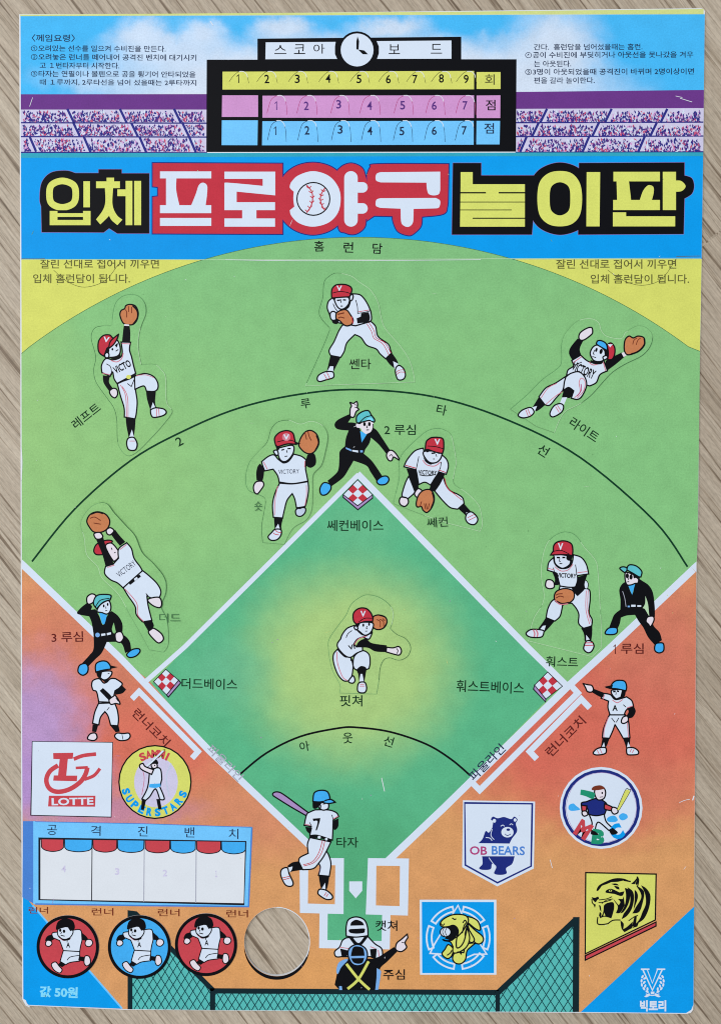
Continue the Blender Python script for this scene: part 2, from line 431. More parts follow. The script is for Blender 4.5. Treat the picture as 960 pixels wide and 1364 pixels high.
# scoreboard
sb = part('scoreboard', 6)
sb.poly([(275.5, 79.5), (343, 79.5), (343, 51.5), (614, 49), (614, 79), (687.5, 79), (686.8, 202), (275, 202.5)], 'K')
def cell(pts, k, nm='score_cell'):
    I = Ink(nm, sb.o, CARD_ORG, LV(8)); I.poly(pts, k); return I
cell([(354, 56.5), (447, 55.8), (446, 62), (446, 72), (449, 78.5), (353.5, 79)], 'W', 'name_plate').text('스', 373.5, 66, 16, 12, 0, 'K')
n2 = cell([(501.5, 54.8), (601, 54), (601, 78.3), (502, 78.5), (504.5, 71), (504.5, 62)], 'W', 'name_plate')
cells = [cell([(296.5, 95.5), (631, 94.5), (631, 119), (296.5, 119.3)], 'YL'), cell([(634.3, 96), (666.3, 96), (666.3, 118.6), (634.3, 118.6)], 'YL'),
         cell([(296, 127), (343.8, 127), (343.8, 155.8), (295.6, 155.8)], 'PK'), cell([(349.6, 127.5), (631, 127), (631, 157.2), (349.6, 156.8)], 'PK'), cell([(634.3, 127.3), (666, 127), (665.8, 157.3), (634.3, 157.3)], 'PK'),
         cell([(295.6, 160.3), (343.5, 160.3), (343, 193.5), (295.3, 193.4)], 'LB'), cell([(349.5, 161.5), (630.6, 161), (630.6, 192.8), (349, 193.6)], 'LB'), cell([(634.3, 161), (665.6, 161), (665, 192.4), (634, 192.4)], 'LB')]
fl = Ink('flap_cut', sb.o, CARD_ORG, LV(9)); dg = Ink('digits', sb.o, CARD_ORG, LV(11))
for c, x, y in (('코', 399, 65.5), ('아', 425, 65), ('보', 525, 65.5), ('드', 581, 65)): dg.text(c, x, y, 15, 13, 0, 'K')
for c, x, y, k in (('회', 652, 106, 'DY'), ('점', 653, 140, 'K'), ('점', 651, 171, 'TX')): dg.text(c, x, y, 13, 14, 0, k, .01)
for xs, y, k, ya, yb, ck in (((317.5, 355.5, 396, 437, 478, 517, 552.5, 587.5, 620.5), 105, 'DY', 95, 111, 'DY'), ((368, 408, 451, 492, 536, 578, 619), 140.5, 'MG', 127, 153, 'MG'), ((367, 409, 453, 492.5, 535, 578, 618), 174, 'TX', 160.5, 189, 'TX')):
    for i, x in enumerate(xs):
        if y != 105 and i == 2: y2 = y - 1.5
        else: y2 = y + random.uniform(-.7, .7)
        if i == 0:
            dg.stroke([(x - 2, y2 - 3), (x + .5, y2 - 5.4), (x + .5, y2 + 5.6)], 1.3, 'K' if y == 105 else ('C2' if y < 150 else 'TX'))
        else: dg.text('123456789'[i], x, y2, 3.6 if i == 0 else 6.6, 11.5, 0, 'K' if y == 105 else ('C2' if y < 150 else 'TX'), .015)
        r_ = random.uniform(-1.5, 1.5)
        fl.stroke(smooth(parse(f'{x - 12 + r_},{yb - 2} {x - 7 + r_},{ya + 7} {x + r_},{ya + 1} {x + 7},{ya + .3} {x + 12},{ya + 7} {x + 14},{yb}')[:4], False), .7, ck)
        fl.stroke(smooth(parse(f'{x + 1},{ya + .2} {x + 7},{ya + .4} {x + 11},{ya + 4} {x + 12.5},{ya + 9}'), False), .8, 'PW')
        fl.stroke(smooth(parse(f'{x + 12.4},{ya + 8} {x + 13.6},{ya + 14} {x + 14.4},{yb}'), False), .6, ck)
ck = Ink('clock', sb.o, CARD_ORG, LV(12))
ck.poly(ellipse(475.5, 66.6, 24.6, 24.8), 'K'); ck.up(); ck.poly(ellipse(475.5, 66.6, 21.8, 22), 'W')
h_ = Ink('clock_hand', sb.o, CARD_ORG, LV(14)); h_.poly([(476, 48), (478.2, 55), (477.5, 66), (474.5, 66), (474.6, 55)], 'K')
h2 = Ink('clock_hand', sb.o, CARD_ORG, LV(14)); h2.poly([(476.5, 66), (485, 67.3), (490.3, 72.5), (483, 72.3)], 'K')

# ---------------------------------------------------------------- title lettering
tt = part('title_lettering', 4)
def title(nm, spec, at, z0): return draw('@%s\n' % nm + spec, None, CARD_ORG, at, LV(z0), 1, tt.o)
A5, A6, A7 = (0, 200, 3), (300, 200, 3), (600, 200, 2.6667)
def base(spec, at, k, edge, wd=1.4):
    for l in spec.strip().split('\n'):
        pts = [(at[0] + x / at[2], at[1] + y / at[2]) for x, y in smooth(parse(l), True)]
        BZ[0] += 1; tt.z = LV(4) + BZ[0] * DZ / 20; tt.stroke(pts, wd * 2, edge, True)
        tt.z = LV(6) + BZ[0] * DZ / 8; tt.poly(pts, k)
BZ = [0]
base('160,195 168,130 205,90 265,82 *302,92 *395,92 *395,77 *487,77 *487,93 *597,93 *597,333 *470,333 *437,312 *415,329 *168,328 *166,225', A5, 'K', 'LV', .6)
base('*8,46 *108,46 *108,90 *300,90 *300,140 *288,300 *4,300\n277,172 285,110 320,65 387,44 455,65 488,120 *490,172 *490,240 455,282 387,301 320,280 285,235\n*455,46 *829,44 *829,90 855,100 863,128 855,155 *829,172 *826,298 *452,300', A7, 'K', 'LV', .6)
base('*611,52 *1129,54 *1129,335 *611,333 *611,187 *632,185 *632,147 *611,145', A5, 'R', 'N')
base('207,195 222,120 275,68 350,50 425,68 478,120 493,195 478,265 425,318 350,338 275,318 222,265\n446,110 460,70 502,53 545,70 560,105 *566,128 *580,128 *580,270 *562,275 555,310 520,335 480,330 450,300\n*891,56 *889,180 886,225 870,255 *785,266 780,305 750,335 728,340 690,325 672,290 *668,264 *595,262 *566,282 *566,100 580,68 610,56', A6, 'R', 'N')
title('title_letter', 'c Y 8.8 250,123 294,139 304,175 294,213 250,229 208,213 199,175 208,139\np Y 333,123 362,123 362,230 333,230\nq Y 200,243 363,243 363,300 200,300\nq K 231,240 333,240 333,252 231,252\nq K 231,267 333,267 333,279 231,279', A5, 9)
title('title_letter', 'q Y 427,110 457,110 457,130 427,130\nq Y 385,125 480,125 480,152 385,152\nn Y *420,150 *453,150 450,205 455,235 470,262 *490,278 *470,300 447,280 *437,262 425,275 *402,297 *385,277 412,240 422,205\nq Y 470,157 506,157 506,184 470,184\nq Y 503,123 530,123 530,300 503,300\nq Y 537,123 565,123 565,300 537,300', A5, 9)
title('title_letter', 'q W 640,85 845,85 845,113 640,113\nn W *664,112 *706,112 705,160 *718,222 *664,222\nn W *764,222 783,175 795,140 812,130 828,142 828,175 *822,222\nq W 640,220 845,220 845,252 640,252\nq W 640,271 845,271 845,303 640,303', A5, 9)
title('title_letter', 'q W -3,86 200,86 200,115 -3,115\nq W 150,114 200,114 200,181 150,172\nn W *-3,131 10,130 80,136 *151,143 *200,181 *47,166 *-3,166\nq W -3,160 46,160 46,212 -3,212\nq W -3,208 199,208 199,240 -3,240\nq W 68,239 125,239 125,274 68,274\nq W -3,273 199,273 199,306 -3,306', A6, 9)
title('title_letter', 'n W 258,150 *262,130 290,102 350,84 412,102 450,145 461,195 450,250 412,290 350,306 295,292 264,262 *258,240 *276,226 272,195 *274,166\nl W 18 502,112 502,278\ne W 502,111 27 27\ne W 502,279 27 27\nl W 14 510,149 548,149\ne W 548,149 21 21\nl W 14 510,233 548,233\ne W 548,233 21 21'.replace('502,111', '502 111').replace('502,279', '502 279').replace('e W 548,149', 'e W 548 149').replace('e W 548,233', 'e W 548 233')
      + '\ne K 352 195 68 68\ne W 352 195 63 63\nl R 1.3 325,140 345,165 349,195 342,225 325,250\nl R 1.3 398,152 384,175 380,200 388,225 398,240'
      + ''.join('\nl R 1 %d,%d %d,%d %d,%d' % (x - 9, y - 7, x, y, x + 9, y - 8) for x, y in ((334, 152), (343, 170), (348, 190), (346, 210), (338, 230), (328, 245)))
      + ''.join('\nl R 1 %d,%d %d,%d %d,%d' % (x - 9, y - 8, x, y, x + 9, y - 4) for x, y in ((392, 165), (384, 182), (382, 200), (385, 217), (393, 234))), A6, 9)
title('title_letter', 'n W *620,88 *858,86 *858,160 852,176 832,181 812,175 805,155 *803,130 *620,129 603,122 600,108 605,94\nn W *620,192 *840,191 856,200 858,214 852,230 *836,233 *752,235 750,285 740,302 726,307 710,300 702,285 *700,234 *620,231 603,224 600,211 605,197', A6, 9)
title('title_letter', 'q Y 35,78 78,78 78,121 263,121 263,272 33,272 35,120\nq K 33,149 125,149 125,154 33,154\nq K 170,149 263,149 263,154 170,154\nq K 33,183 263,183 263,186 33,186\nq K 33,211 216,211 216,214 33,214\nq K 78,240 263,240 263,244 78,244', A7, 9)
title('title_letter', 'n Y 307,172 315,115 345,83 387,74 430,83 458,118 466,172 458,230 430,262 387,271 345,262 315,230\nn K 351,172 357,130 387,114 418,130 424,172 418,215 387,232 357,215\nq Y 482,78 530,78 528,271 481,271', A7, 9)
title('title_letter', 'q Y 577,77 742,77 742,111 577,111\nq Y 588,110 632,110 640,179 590,179\nn Y *670,179 682,145 700,125 718,130 720,150 *713,179\nq Y 576,177 742,177 742,213 576,213\nq Y 752,77 799,77 799,213 752,213\nn Y *798,108 818,110 833,128 820,145 *798,148\nq Y 575,221 622,221 622,235 796,235 796,271 575,271', A7, 9)

# ---------------------------------------------------------------- field
d = part('dirt', 0); d.holed([(xl(740) + 1.5, 740), (xr(740) - .1, 740), (926.8, 760), (924.8, 1050), (922.8, 1338), (920, 1345), (913, 1349.4), (780, 1348), (500, 1346.4), (165, 1344), (39, 1338.6), (33.5, 1336), (31.5, 1330), (30, 1000)], [ellipse(368.9, 1254.4, 43.5, 45.8, 0, 64)], 'dirt_print')
y_ = part('side_panel', 1); y_.poly([(xl(345) + 1.6, 345), (330, 345), (150, 420), (xl(480) + 1.6, 480)], 'YL')
y_ = part('side_panel', 1); y_.poly([(640, 344.5), (xr(344) - .1, 344), (xr(480) - .1, 480), (800, 420)], 'YL')
arc = [(478 + 731 * math.sin(a), 1047 - 731 * math.cos(a)) for a in (R(-37.9 + 75.8 * k / 70) for k in range(71))]
arc[0] = (xl(471) + 1.4, 471); arc[-1] = (xr(467) - .1, 468)
of = part('outfield', 3)
of.poly(arc + [(928.4, 720), (926.9, 753), (812, 862), (757, 914), (592, 1073), (500, 1163), (440, 1153), (405, 1118), (280, 1000), (197, 905), (160, 876), (xl(751) + 1.4, 751)], 'outfield_print')
of.up(); of.stroke(arc, .7, 'TG')
inf = part('infield', 5)
inf.poly([(477, 636), (700, 862), (747, 913), (590, 1072), (511, 1146), (490, 1150), (489, 1217), (510, 1217), (510, 1254), (435, 1254), (435, 1217), (457, 1217), (457, 1146), (437, 1146), (405, 1118), (280, 1000), (203, 911), (248, 862)], 'infield_print')
def lines(nm, lv, items, k='W', parent=None):
    I = part(nm, lv, None, parent)
    for wd, s in items:
        I.stroke(smooth(parse(s), False), wd, k)
    return I
lines('foul_line', 7, [(9.2, '*33.6,755 *160,876 *280,1001 *405,1119 *436,1149')])
lines('foul_line', 7, [(9.6, '*922.4,758.4 *812,863 *755,915 *592,1075 *514,1149')])
for I, q in zip(ALL[-2:], ([(29.7, 745.3), (36.9, 751.6), (30.4, 758.5), (29.7, 757.9)], [(926.8, 748), (926.7, 761.2), (926.5, 762), (919.0, 754.8)])): I.z -= DZ * .5; I.poly(q, 'W')
lines('base_line', 8, [(6.4, '*477.5,632 *247,861 *194,908')])
lines('base_line', 8.4, [(8.6, '*476,631 *701,861 *757,916')])
lines('hit_line', 9, [(2.5, '43,748 100,678 175,613 247,573 320,543 400,525 480,519 580,529 677,560 773,610 870,693 915,755')], 'HL')
lines('out_line', 9, [(2.6, '320,1031 355,1003 400,981 450,970 476,969 520,975 567,991 600,1011 626,1033')], 'K')
lines('coach_box', 9, [(7.5, '*176,931 *185.5,921 *264,1001 *256,1010')])
lines('coach_box', 9, [(8, '*785,943 *773.5,931 *705,1001 *714.5,1011')])
lines('runner_lane', 9, [(8, '*757,910 *769,923 *638.5,1052.5 *628,1042')])
BX = part('batter_box', 9); BX.holed([(399, 1143), (458, 1143), (457.5, 1217.5), (399.5, 1216)], [[(410.5, 1152.5), (446.5, 1152.5), (446, 1204.5), (410, 1203.5)]], 'W'); BX.z = LV(9) - DZ * .5; BX.poly([(408, 1150), (449, 1150), (449, 1207), (408, 1207)], 'dirt_print')
BX = part('batter_box', 9); BX.holed([(490, 1143), (544.5, 1143.5), (543, 1219.5), (487, 1218)], [[(501, 1153), (532.5, 1153.5), (532, 1207), (500.5, 1206)]], 'W'); BX.z = LV(9) - DZ * .5; BX.poly([(498, 1150), (535, 1150), (535, 1210), (498, 1210)], 'dirt_print')
CBX = part('catcher_box', 8)
CBX.stroke([(431, 1216), (430.5, 1257.5), (513.5, 1259), (514.3, 1218)], 11, 'W')
hp = part('home_plate', 10); hp.poly([(465, 1174), (482.3, 1174), (482.3, 1186.5), (473.7, 1196.5), (465, 1186.5)], 'W')
def basebag(c, side, red='R'):
    """c: top, right, bottom, left corner of the chequered top; side: polygon of the visible side"""
    I = part('base', 11); I.poly(side, 'V'); I.up(); I.stroke(side, 1.6, 'KB', True)
    I.up(); I.poly(c, 'W'); I.up()
    at = lambda u, v: tuple((c[0][a] * (1 - u) + c[1][a] * u) * (1 - v) + (c[3][a] * (1 - u) + c[2][a] * u) * v for a in (0, 1))
    for i in range(3):
        for j in range(3):
            if (i + j) % 2: I.poly([at(i / 3, j / 3), at((i + 1) / 3, j / 3), at((i + 1) / 3, (j + 1) / 3), at(i / 3, (j + 1) / 3)], red)
    I.up(); I.stroke(c, 1.1, 'KB', True)
basebag([(476.2, 639), (496, 659), (476.2, 673.5), (457, 658.8)], [(457, 658.8), (476.2, 673.5), (496, 659), (496, 663.5), (476.5, 679), (457, 662.5)])
basebag([(729, 895), (748.5, 914), (726.5, 931), (711.5, 912.5)], [(711.5, 912.5), (726.5, 931), (726, 935), (710, 918)])
basebag([(221, 891.5), (238, 906), (222, 925.5), (205, 908)], [(238, 906), (222, 925.5), (224.5, 928.5), (241, 909.5)])

# ---------------------------------------------------------------- lettering on the field
def words(items, lv=12, nm='lettering'):
    for it in items:
        I = part(nm, lv)
        for s, x, y, w_, h, a, k in it: I.text(s, x, y, w_, h, a, k, .01)
words([
    [('홈', 425, 328, 13, 14, 2, 'K'), ('런', 464, 329.5, 13, 14, -2, 'K'), ('담', 502.5, 331, 13, 14, -3, 'K')],
    [('잘린 선대로 접어서 끼우면', 133, 351.5, 158, 12.5, 0, 'DY'), ('입체 홈런담이 됩니다.', 109, 371, 129, 12.5, 0, 'DY')],
    [('잘린 선대로 접어서 끼우면', 820, 351.8, 160, 12.5, 0, 'DY'), ('입체 홈런담이 됩니다.', 851.5, 371.5, 131, 12.5, 0, 'DY')],
    [('레프트', 115, 554, 43, 14, 38, 'G')], [('라이트', 777.5, 572.5, 43, 15, -34, 'G')],
    [('2', 239, 588, 8, 12, 28, 'G'), ('루', 407, 537.5, 13, 13, 8, 'G'), ('타', 588, 546, 13.5, 14, -12, 'G'), ('선', 723, 600, 14, 15, -32, 'G')],
    [('2 루심', 532.5, 572.5, 42, 14, 0, 'G')], [('훠스트', 748, 881.5, 43, 14, -2, 'G')],
    [('쎄컨베이스', 473, 700, 75, 15, 0, 'G')], [('더드베이스', 279, 911, 74, 14.5, -1, 'G')],
    [('핏쳐', 467.5, 933.5, 30, 15, 0, 'G')], [('훠스트베이스', 652.5, 915, 90, 16, -2, 'G')],
    [('3 루심', 90, 848.5, 42, 14, 2, 'M')], [('루심', 841.5, 864, 30, 14, 0, 'M')],
    [('런너코치', 201.5, 969, 62, 14, -45, 'M')], [('런너코치', 752.5, 981, 66, 14.5, 45, 'M')],
    [('파울라인', 648, 1015.5, 60, 14, 45, 'TX')], [('파울라인', 300, 1016, 60, 13, -45, 'GR')],
    [('아', 405.5, 994, 13, 13.5, 10, 'G'), ('웃', 463, 983, 13, 14.5, 2, 'G'), ('선', 517.5, 987.5, 13, 14, -17, 'G')],
    [('타자', 462.5, 1122, 29, 14, 0, 'G')], [('캣쳐', 514.5, 1233, 29, 14, 0, 'K')], [('주심', 524.5, 1298, 29, 14, 0, 'K')]])
one = part('lettering', 12); one.stroke([(816.5, 861.5), (819, 859), (819, 871)], 1.3, 'M')
# fold and slot cuts in the card
I = part('fold_crease', 13)
I.stroke([(xl(345) + 2, 345.5), (300, 346), (480, 345.5), (700, 344.5), (xr(344) - 1, 344)], .8, 'LG')
I.stroke([(29, 344.8), (52, 344.9), (60, 344.6)], .8, 'DY'); I.stroke([(900, 341.6), (932, 341)], .7, 'DY')
for s in ('72,360 90,375 113,382.5 140,374 158,352', '809,360 830,374 855,380 880,372 900,345'): I.stroke(smooth(parse(s), False), .6, 'DY')

# ---------------------------------------------------------------- blue corners, backstop nets
c1 = part('corner_panel', 6); c1.poly([(31, 1190), (48.5, 1212), (163, 1343.6), (39, 1338.6), (33.5, 1336), (31.5, 1330)], 'BB'); c1.up(); c1.stroke([(44, 1206), (163, 1343.4)], 2.2, 'LB')
c1.up(); c1.poly([(30.4, 1329.6), (35, 1332.5), (36, 1336), (39, 1339.2), (33.4, 1337)], 'PW')
c1.text('값 50원', 78.6, 1321.5, 51, 15, -2, 'C', .04)
c2 = part('corner_panel', 6); c2.poly([(923.7, 1207.5), (922.8, 1338), (920, 1345), (913, 1349.4), (773, 1348)], 'BB')
def clipseg(p, q, poly):
    t0, t1 = 0.0, 1.0; dx, dy = q[0] - p[0], q[1] - p[1]
    ar = sum(poly[i - 1][0] * poly[i][1] - poly[i][0] * poly[i - 1][1] for i in range(len(poly)))
    for i in range(len(poly)):
        a, b = poly[i - 1], poly[i]; nx, ny = b[1] - a[1], a[0] - b[0]
        if ar < 0: nx, ny = -nx, -ny
        den = nx * dx + ny * dy; num = nx * (a[0] - p[0]) + ny * (a[1] - p[1])
        if abs(den) < 1e-9:
            if num < 0: return None
            continue
        t = num / den
        if den > 0: t1 = min(t1, t)
        else: t0 = max(t0, t)
    return None if t0 >= t1 else [(p[0] + dx * t0, p[1] + dy * t0), (p[0] + dx * t1, p[1] + dy * t1)]
def net(poly, rails, px, sl):
    I = part('backstop_net', 7); I.poly(poly, 'NT')
    M_ = Ink('mesh_wire', I.o, CARD_ORG, LV(8))
    for sgn in (1, -1):
        x = -400.0
        while x < 1400:
            seg = clipseg((x, 1200), (x + sgn * 150 / sl, 1350), poly)
            if seg: M_.stroke(seg, 1.15, 'FW')
            x += px
    F = Ink('frame', I.o, CARD_ORG, LV(9))
    for wd, pts in rails: F.stroke(pts, wd, 'FR')
net([(173, 1216), (180, 1215), (283, 1318), (283, 1345.3), (173, 1344.3)], [(6.5, [(173.5, 1344.3), (173.5, 1216), (181, 1217), (284.5, 1319.5)])], 10.6, 1.62)
net([(281, 1318), (664, 1321), (664, 1347.6), (281, 1345.4)], [(7, [(280, 1319.8), (664, 1322)]), (7, [(283.3, 1320), (283.3, 1345.4)]), (6, [(662.5, 1320), (662.5, 1347.4)])], 10.2, 1.6)
net([(663, 1322), (768, 1224), (768, 1348), (663, 1347.5)], [(7.5, [(661, 1324), (766, 1225)]), (8.5, [(767, 1221.5), (766.4, 1347.8)])], 11.5, 1.55)

# printed rim that stayed round the punched-out hole
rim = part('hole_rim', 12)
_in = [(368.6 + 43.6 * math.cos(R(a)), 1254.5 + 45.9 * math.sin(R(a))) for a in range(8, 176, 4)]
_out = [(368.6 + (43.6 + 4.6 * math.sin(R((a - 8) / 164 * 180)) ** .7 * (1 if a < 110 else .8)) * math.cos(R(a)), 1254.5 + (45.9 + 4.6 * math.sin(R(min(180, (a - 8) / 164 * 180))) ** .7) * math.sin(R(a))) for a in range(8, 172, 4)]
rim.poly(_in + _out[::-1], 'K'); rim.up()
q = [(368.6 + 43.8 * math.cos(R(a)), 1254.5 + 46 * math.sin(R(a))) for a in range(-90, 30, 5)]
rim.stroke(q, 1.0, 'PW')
words([[('런너', 51.5, 1212.5, 26, 9, 0, 'BR')], [('런너', 137, 1214.5, 29, 10, 0, 'BR')], [('런너', 225, 1215.5, 29, 10, 0, 'BR')], [('런너', 316, 1217, 29, 10, 0, 'BR')]], 10)

# wear: scuffs where the ink has flaked off the card
wr = part('scuff', 25); tag(wr.o, kind='stuff'); random.seed(11)
for k in range(110):
    x, y = random.uniform(40, 915), random.uniform(215, 1335); a = random.uniform(0, math.pi); l = random.uniform(.5, 1.5) if k > 14 else random.uniform(2, 7)
    wr.z = LV(25) + k * DZ * .02; t = .45 if k > 14 else .3
    wr.poly([(x - math.cos(a) * l, y - math.sin(a) * l), (x + math.sin(a) * t, y - math.cos(a) * t), (x + math.cos(a) * l, y + math.sin(a) * l), (x - math.sin(a) * t, y + math.cos(a) * t)], random.choice(('LG', 'PW', 'GS')) if y < 740 else random.choice(('PW', 'V', 'YG')))
for s_, w_ in (('918,1064.5 911,1066 904,1069', .7), ('923.5,1060 921.5,1066', 1.6), ('28.6,596 29.6,615 28.8,640', 1.6), ('40,142 44,130', .7), ('280,28 284,34', 1.0), ('905,131 921,136', .8), ('899,128 908,130', .7),
               ('508,1036 512,1054', 1.0), ('732,1145 735,1156', .8), ('40,1341 34,1338', 1.2), ('300,346 420,347.5 640,346', .7)):
    wr.z += DZ * .1; wr.stroke(smooth(parse(s_), False), w_, 'PW')
# ---------------------------------------------------------------- die-cut players: each a thin card piece with a printed player
PZ = 0.00013
def cutout(name, label, cut, at, spec, edge_shading=(), cat='player cutout', group='die-cut fielders on the green field', mat_='outfield_print', lift=.12):
    ox, oy, sc = at
    loop = [(ox + x / sc, oy + y / sc) for x, y in smooth(parse(cut), True, 5)]
    cx, cy = sum(p[0] for p in loop) / len(loop), max(p[1] for p in loop)
    X, Y = P(cx, cy); z0 = T + 26 * DZ; org = (X, Y, z0)
    I = Ink(name, None, org, T)
    slab(I, [loop], z0, z0 + PZ, mat_, 'PW')
    tag(I.o, label, cat, group)
    cl = Ink('cut_edge_shading', I.o, org, z0 + PZ + DZ)  # cut outline, with light and shade on the embossed cut painted in
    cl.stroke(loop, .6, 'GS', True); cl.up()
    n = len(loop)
    for a, b, k in edge_shading:
        i0, i1 = int(a * n), int(b * n); cl.stroke([loop[i % n] for i in range(i0, i1 + 1)], .65, k)  # pale stretches paint the lit edge, dark green ones the shaded edge
    draw(spec, I, org, at, z0 + PZ + 3 * DZ)
    I.o.rotation_euler.x = R(lift)      # pressed out a little along its bottom fold
    return I

cutout('fielder_cutout', 'player in red cap leaping with one glove raised straight up near the left edge', 
 '*372,268 378,180 400,90 450,35 520,17 590,30 640,90 648,170 615,260 592,340 585,450 600,550 *612,597 720,592 780,640 812,700 815,860 830,930 865,985 790,1090 700,1190 580,1310 500,1345 440,1290 415,1210 410,1050 385,950 330,870 240,740 220,640 235,560 232,500 200,380 215,310 260,280 *355,272', (90, 390, 6.2), '''
@glove
f B 437,190 445,150 475,132 485,108 520,97 565,112 587,165 577,225 545,262 500,265 462,250
l K 2.2 540,106 578,150 580,210 545,260
l BR .9 490,205 492,160 478,138
l BR .9 508,160 506,112
l BR .9 532,170 534,118
@hand
n S *472,260 *512,264 *512,276 *472,276
f S 350,815 380,790 410,800 416,840 395,868 365,852
@sleeve
n K *468,274 *516,276 522,340 *519,410 *454,405 460,340
n K *295,682 *354,690 346,740 *378,790 *345,810 302,745
@trousers
f W *415,752 *562,685 565,800 578,900 570,1000 *560,1042 *472,1026 470,950 440,850
f W *556,690 640,668 710,690 746,740 748,790 718,815 *655,813 632,770 *560,798
l P .8 440,762 482,850 490,1025
l P .8 456,775 498,860 503,1028
l P .7 572,684 650,680 715,702
l K .9 *497,750 *530,775 *560,700
@jersey
f W *446,408 *524,410 515,470 532,530 548,600 *566,668 *412,750 388,710 376,655 *355,690 *288,660 285,600 320,545 380,555 440,535 456,490
l K .9 325,588 360,615 368,680
l P .8 293,666 356,676
l P .9 452,420 522,424
l P 1 362,560 410,572 450,545 464,500
T K 455 612 150 62 27|VICTO
@belt
n K *418,742 *563,662 *570,686 520,716 *412,752
e Y 508 696 20 17
@sock
n K *484,1035 *564,1042 560,1110 *550,1192 *508,1192 490,1100
q W 535,1130 553,1195 512,1195
@sock
n K *652,813 *732,818 725,900 *737,957 *686,967 660,880
q W 708,905 732,957 690,962
@shoe
f W 500,1208 525,1194 556,1200 578,1250 562,1298 510,1296 492,1250
l P .8 515,1225 560,1225
@shoe
f W *688,968 712,955 *735,950 795,960 818,988 790,1015 715,1030 692,1005
l P .9 738,958 738,1022
l P .9 756,958 760,1018
@head
f W 330,480 350,440 400,388 430,420 440,480 422,520 370,535 335,525
n K *345,530 400,524 *440,502 438,530 400,550 365,545
n K *335,460 350,470 345,500 330,505
f W 312,510 330,494 346,508 342,534 318,536
e K 375,468 8 10
l K 1.6 398,440 420,420
e K 410 440 6 14 -20
l K 1 402,484 424,470
@cap
f R *305,525 275,505 258,470 262,400 300,355 350,350 372,370 *385,380 *358,440 *330,460
f R *345,462 352,420 372,388 *425,344 412,385 385,428
T W 325 388 50 44 -8|V
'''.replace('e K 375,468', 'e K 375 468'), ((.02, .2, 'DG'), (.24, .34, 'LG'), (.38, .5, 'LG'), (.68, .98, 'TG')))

cutout('fielder_cutout', 'player in red cap bending forward with legs wide apart, glove held at his chin',
 '*240,465 175,395 150,330 180,220 190,100 230,50 290,25 400,45 470,95 560,160 620,260 645,380 680,470 800,610 870,720 905,840 *912,893 *600,905 *40,925 120,750 200,570', (400, 360, 6), '''
@trousers
f W *335,440 *560,408 600,450 620,530 700,590 720,640 *728,662 *680,708 635,668 605,630 530,600 485,540 *435,515 372,580 350,650 *322,697 *242,682 230,640 270,570 305,490
l R .7 530,428 568,490 588,545 658,590 710,685
l R .7 548,420 586,480 606,540 676,582 722,662
@sock
n K *240,682 *322,697 290,760 *264,812 *212,808 225,750
q W 238,768 264,768 262,814 214,810
@sock
n K *678,707 *728,658 765,710 *782,745 *746,782 710,750
n W *740,728 *782,748 765,775 *752,790
@shoe
f W 135,872 148,838 200,812 255,812 268,835 260,860 210,875 155,890
l R .7 188,828 214,874
l R .7 212,816 236,866
@shoe
f W 758,800 768,772 792,762 825,790 838,840 820,872 780,875 762,835
l R .7 765,818 788,800 826,796
l R .7 768,834 795,815 834,816
@jersey
f W *415,190 480,200 530,260 *562,330 568,390 *555,412 *440,445 *300,420 250,390 232,350 215,300 225,250 *258,222 *300,280 330,310 380,300 402,240
l K .9 *442,240 455,290 *458,346 520,336 *560,325
l R .7 462,334 552,318
l K .9 262,268 275,300 298,332
@hand
f W 240,345 262,330 285,345 288,390 262,402 242,385
@sleeve
n K *248,398 *290,393 308,405 *292,432 262,425
n K *485,346 *545,336 556,380 *546,416 *455,426 *448,386 *482,372
@hand
n W *415,386 *448,380 *455,422 *418,424
@head
f W 280,222 288,280 320,312 358,302 388,265 396,220
n K *375,212 *402,214 392,260 378,285 *388,240
f W 394,212 412,194 422,212 412,240 396,242
n K *350,302 388,268 *402,240 390,285 362,315
l K 1.6 292,243 318,240
l K 1.6 340,238 364,240
l K .9 322,232 324,262
l K 1.2 322,288 338,288
@cap
f R *250,210 250,165 262,138 290,118 350,115 395,130 410,150 408,175 *392,214 320,218 *252,224
l K .9 258,184 310,172 360,176 405,190
T W 311 146 44 42 0|V
@lettering
t K 477 750 172 84 0|쎈타
@glove
f B 284,378 290,342 330,320 370,320 400,358 422,400 *408,436 372,446 340,432 318,408 290,392
l BR 1.4 298,354 350,342
l BR 1.2 302,385 320,376 352,384
l R 1 *410,372 *420,428
l K 1.2 290,392 318,408 345,440
''', ((.02, .3, 'TG'), (.34, .75, 'LG'), (.75, .86, 'LG'), (.86, .99, 'TG')))

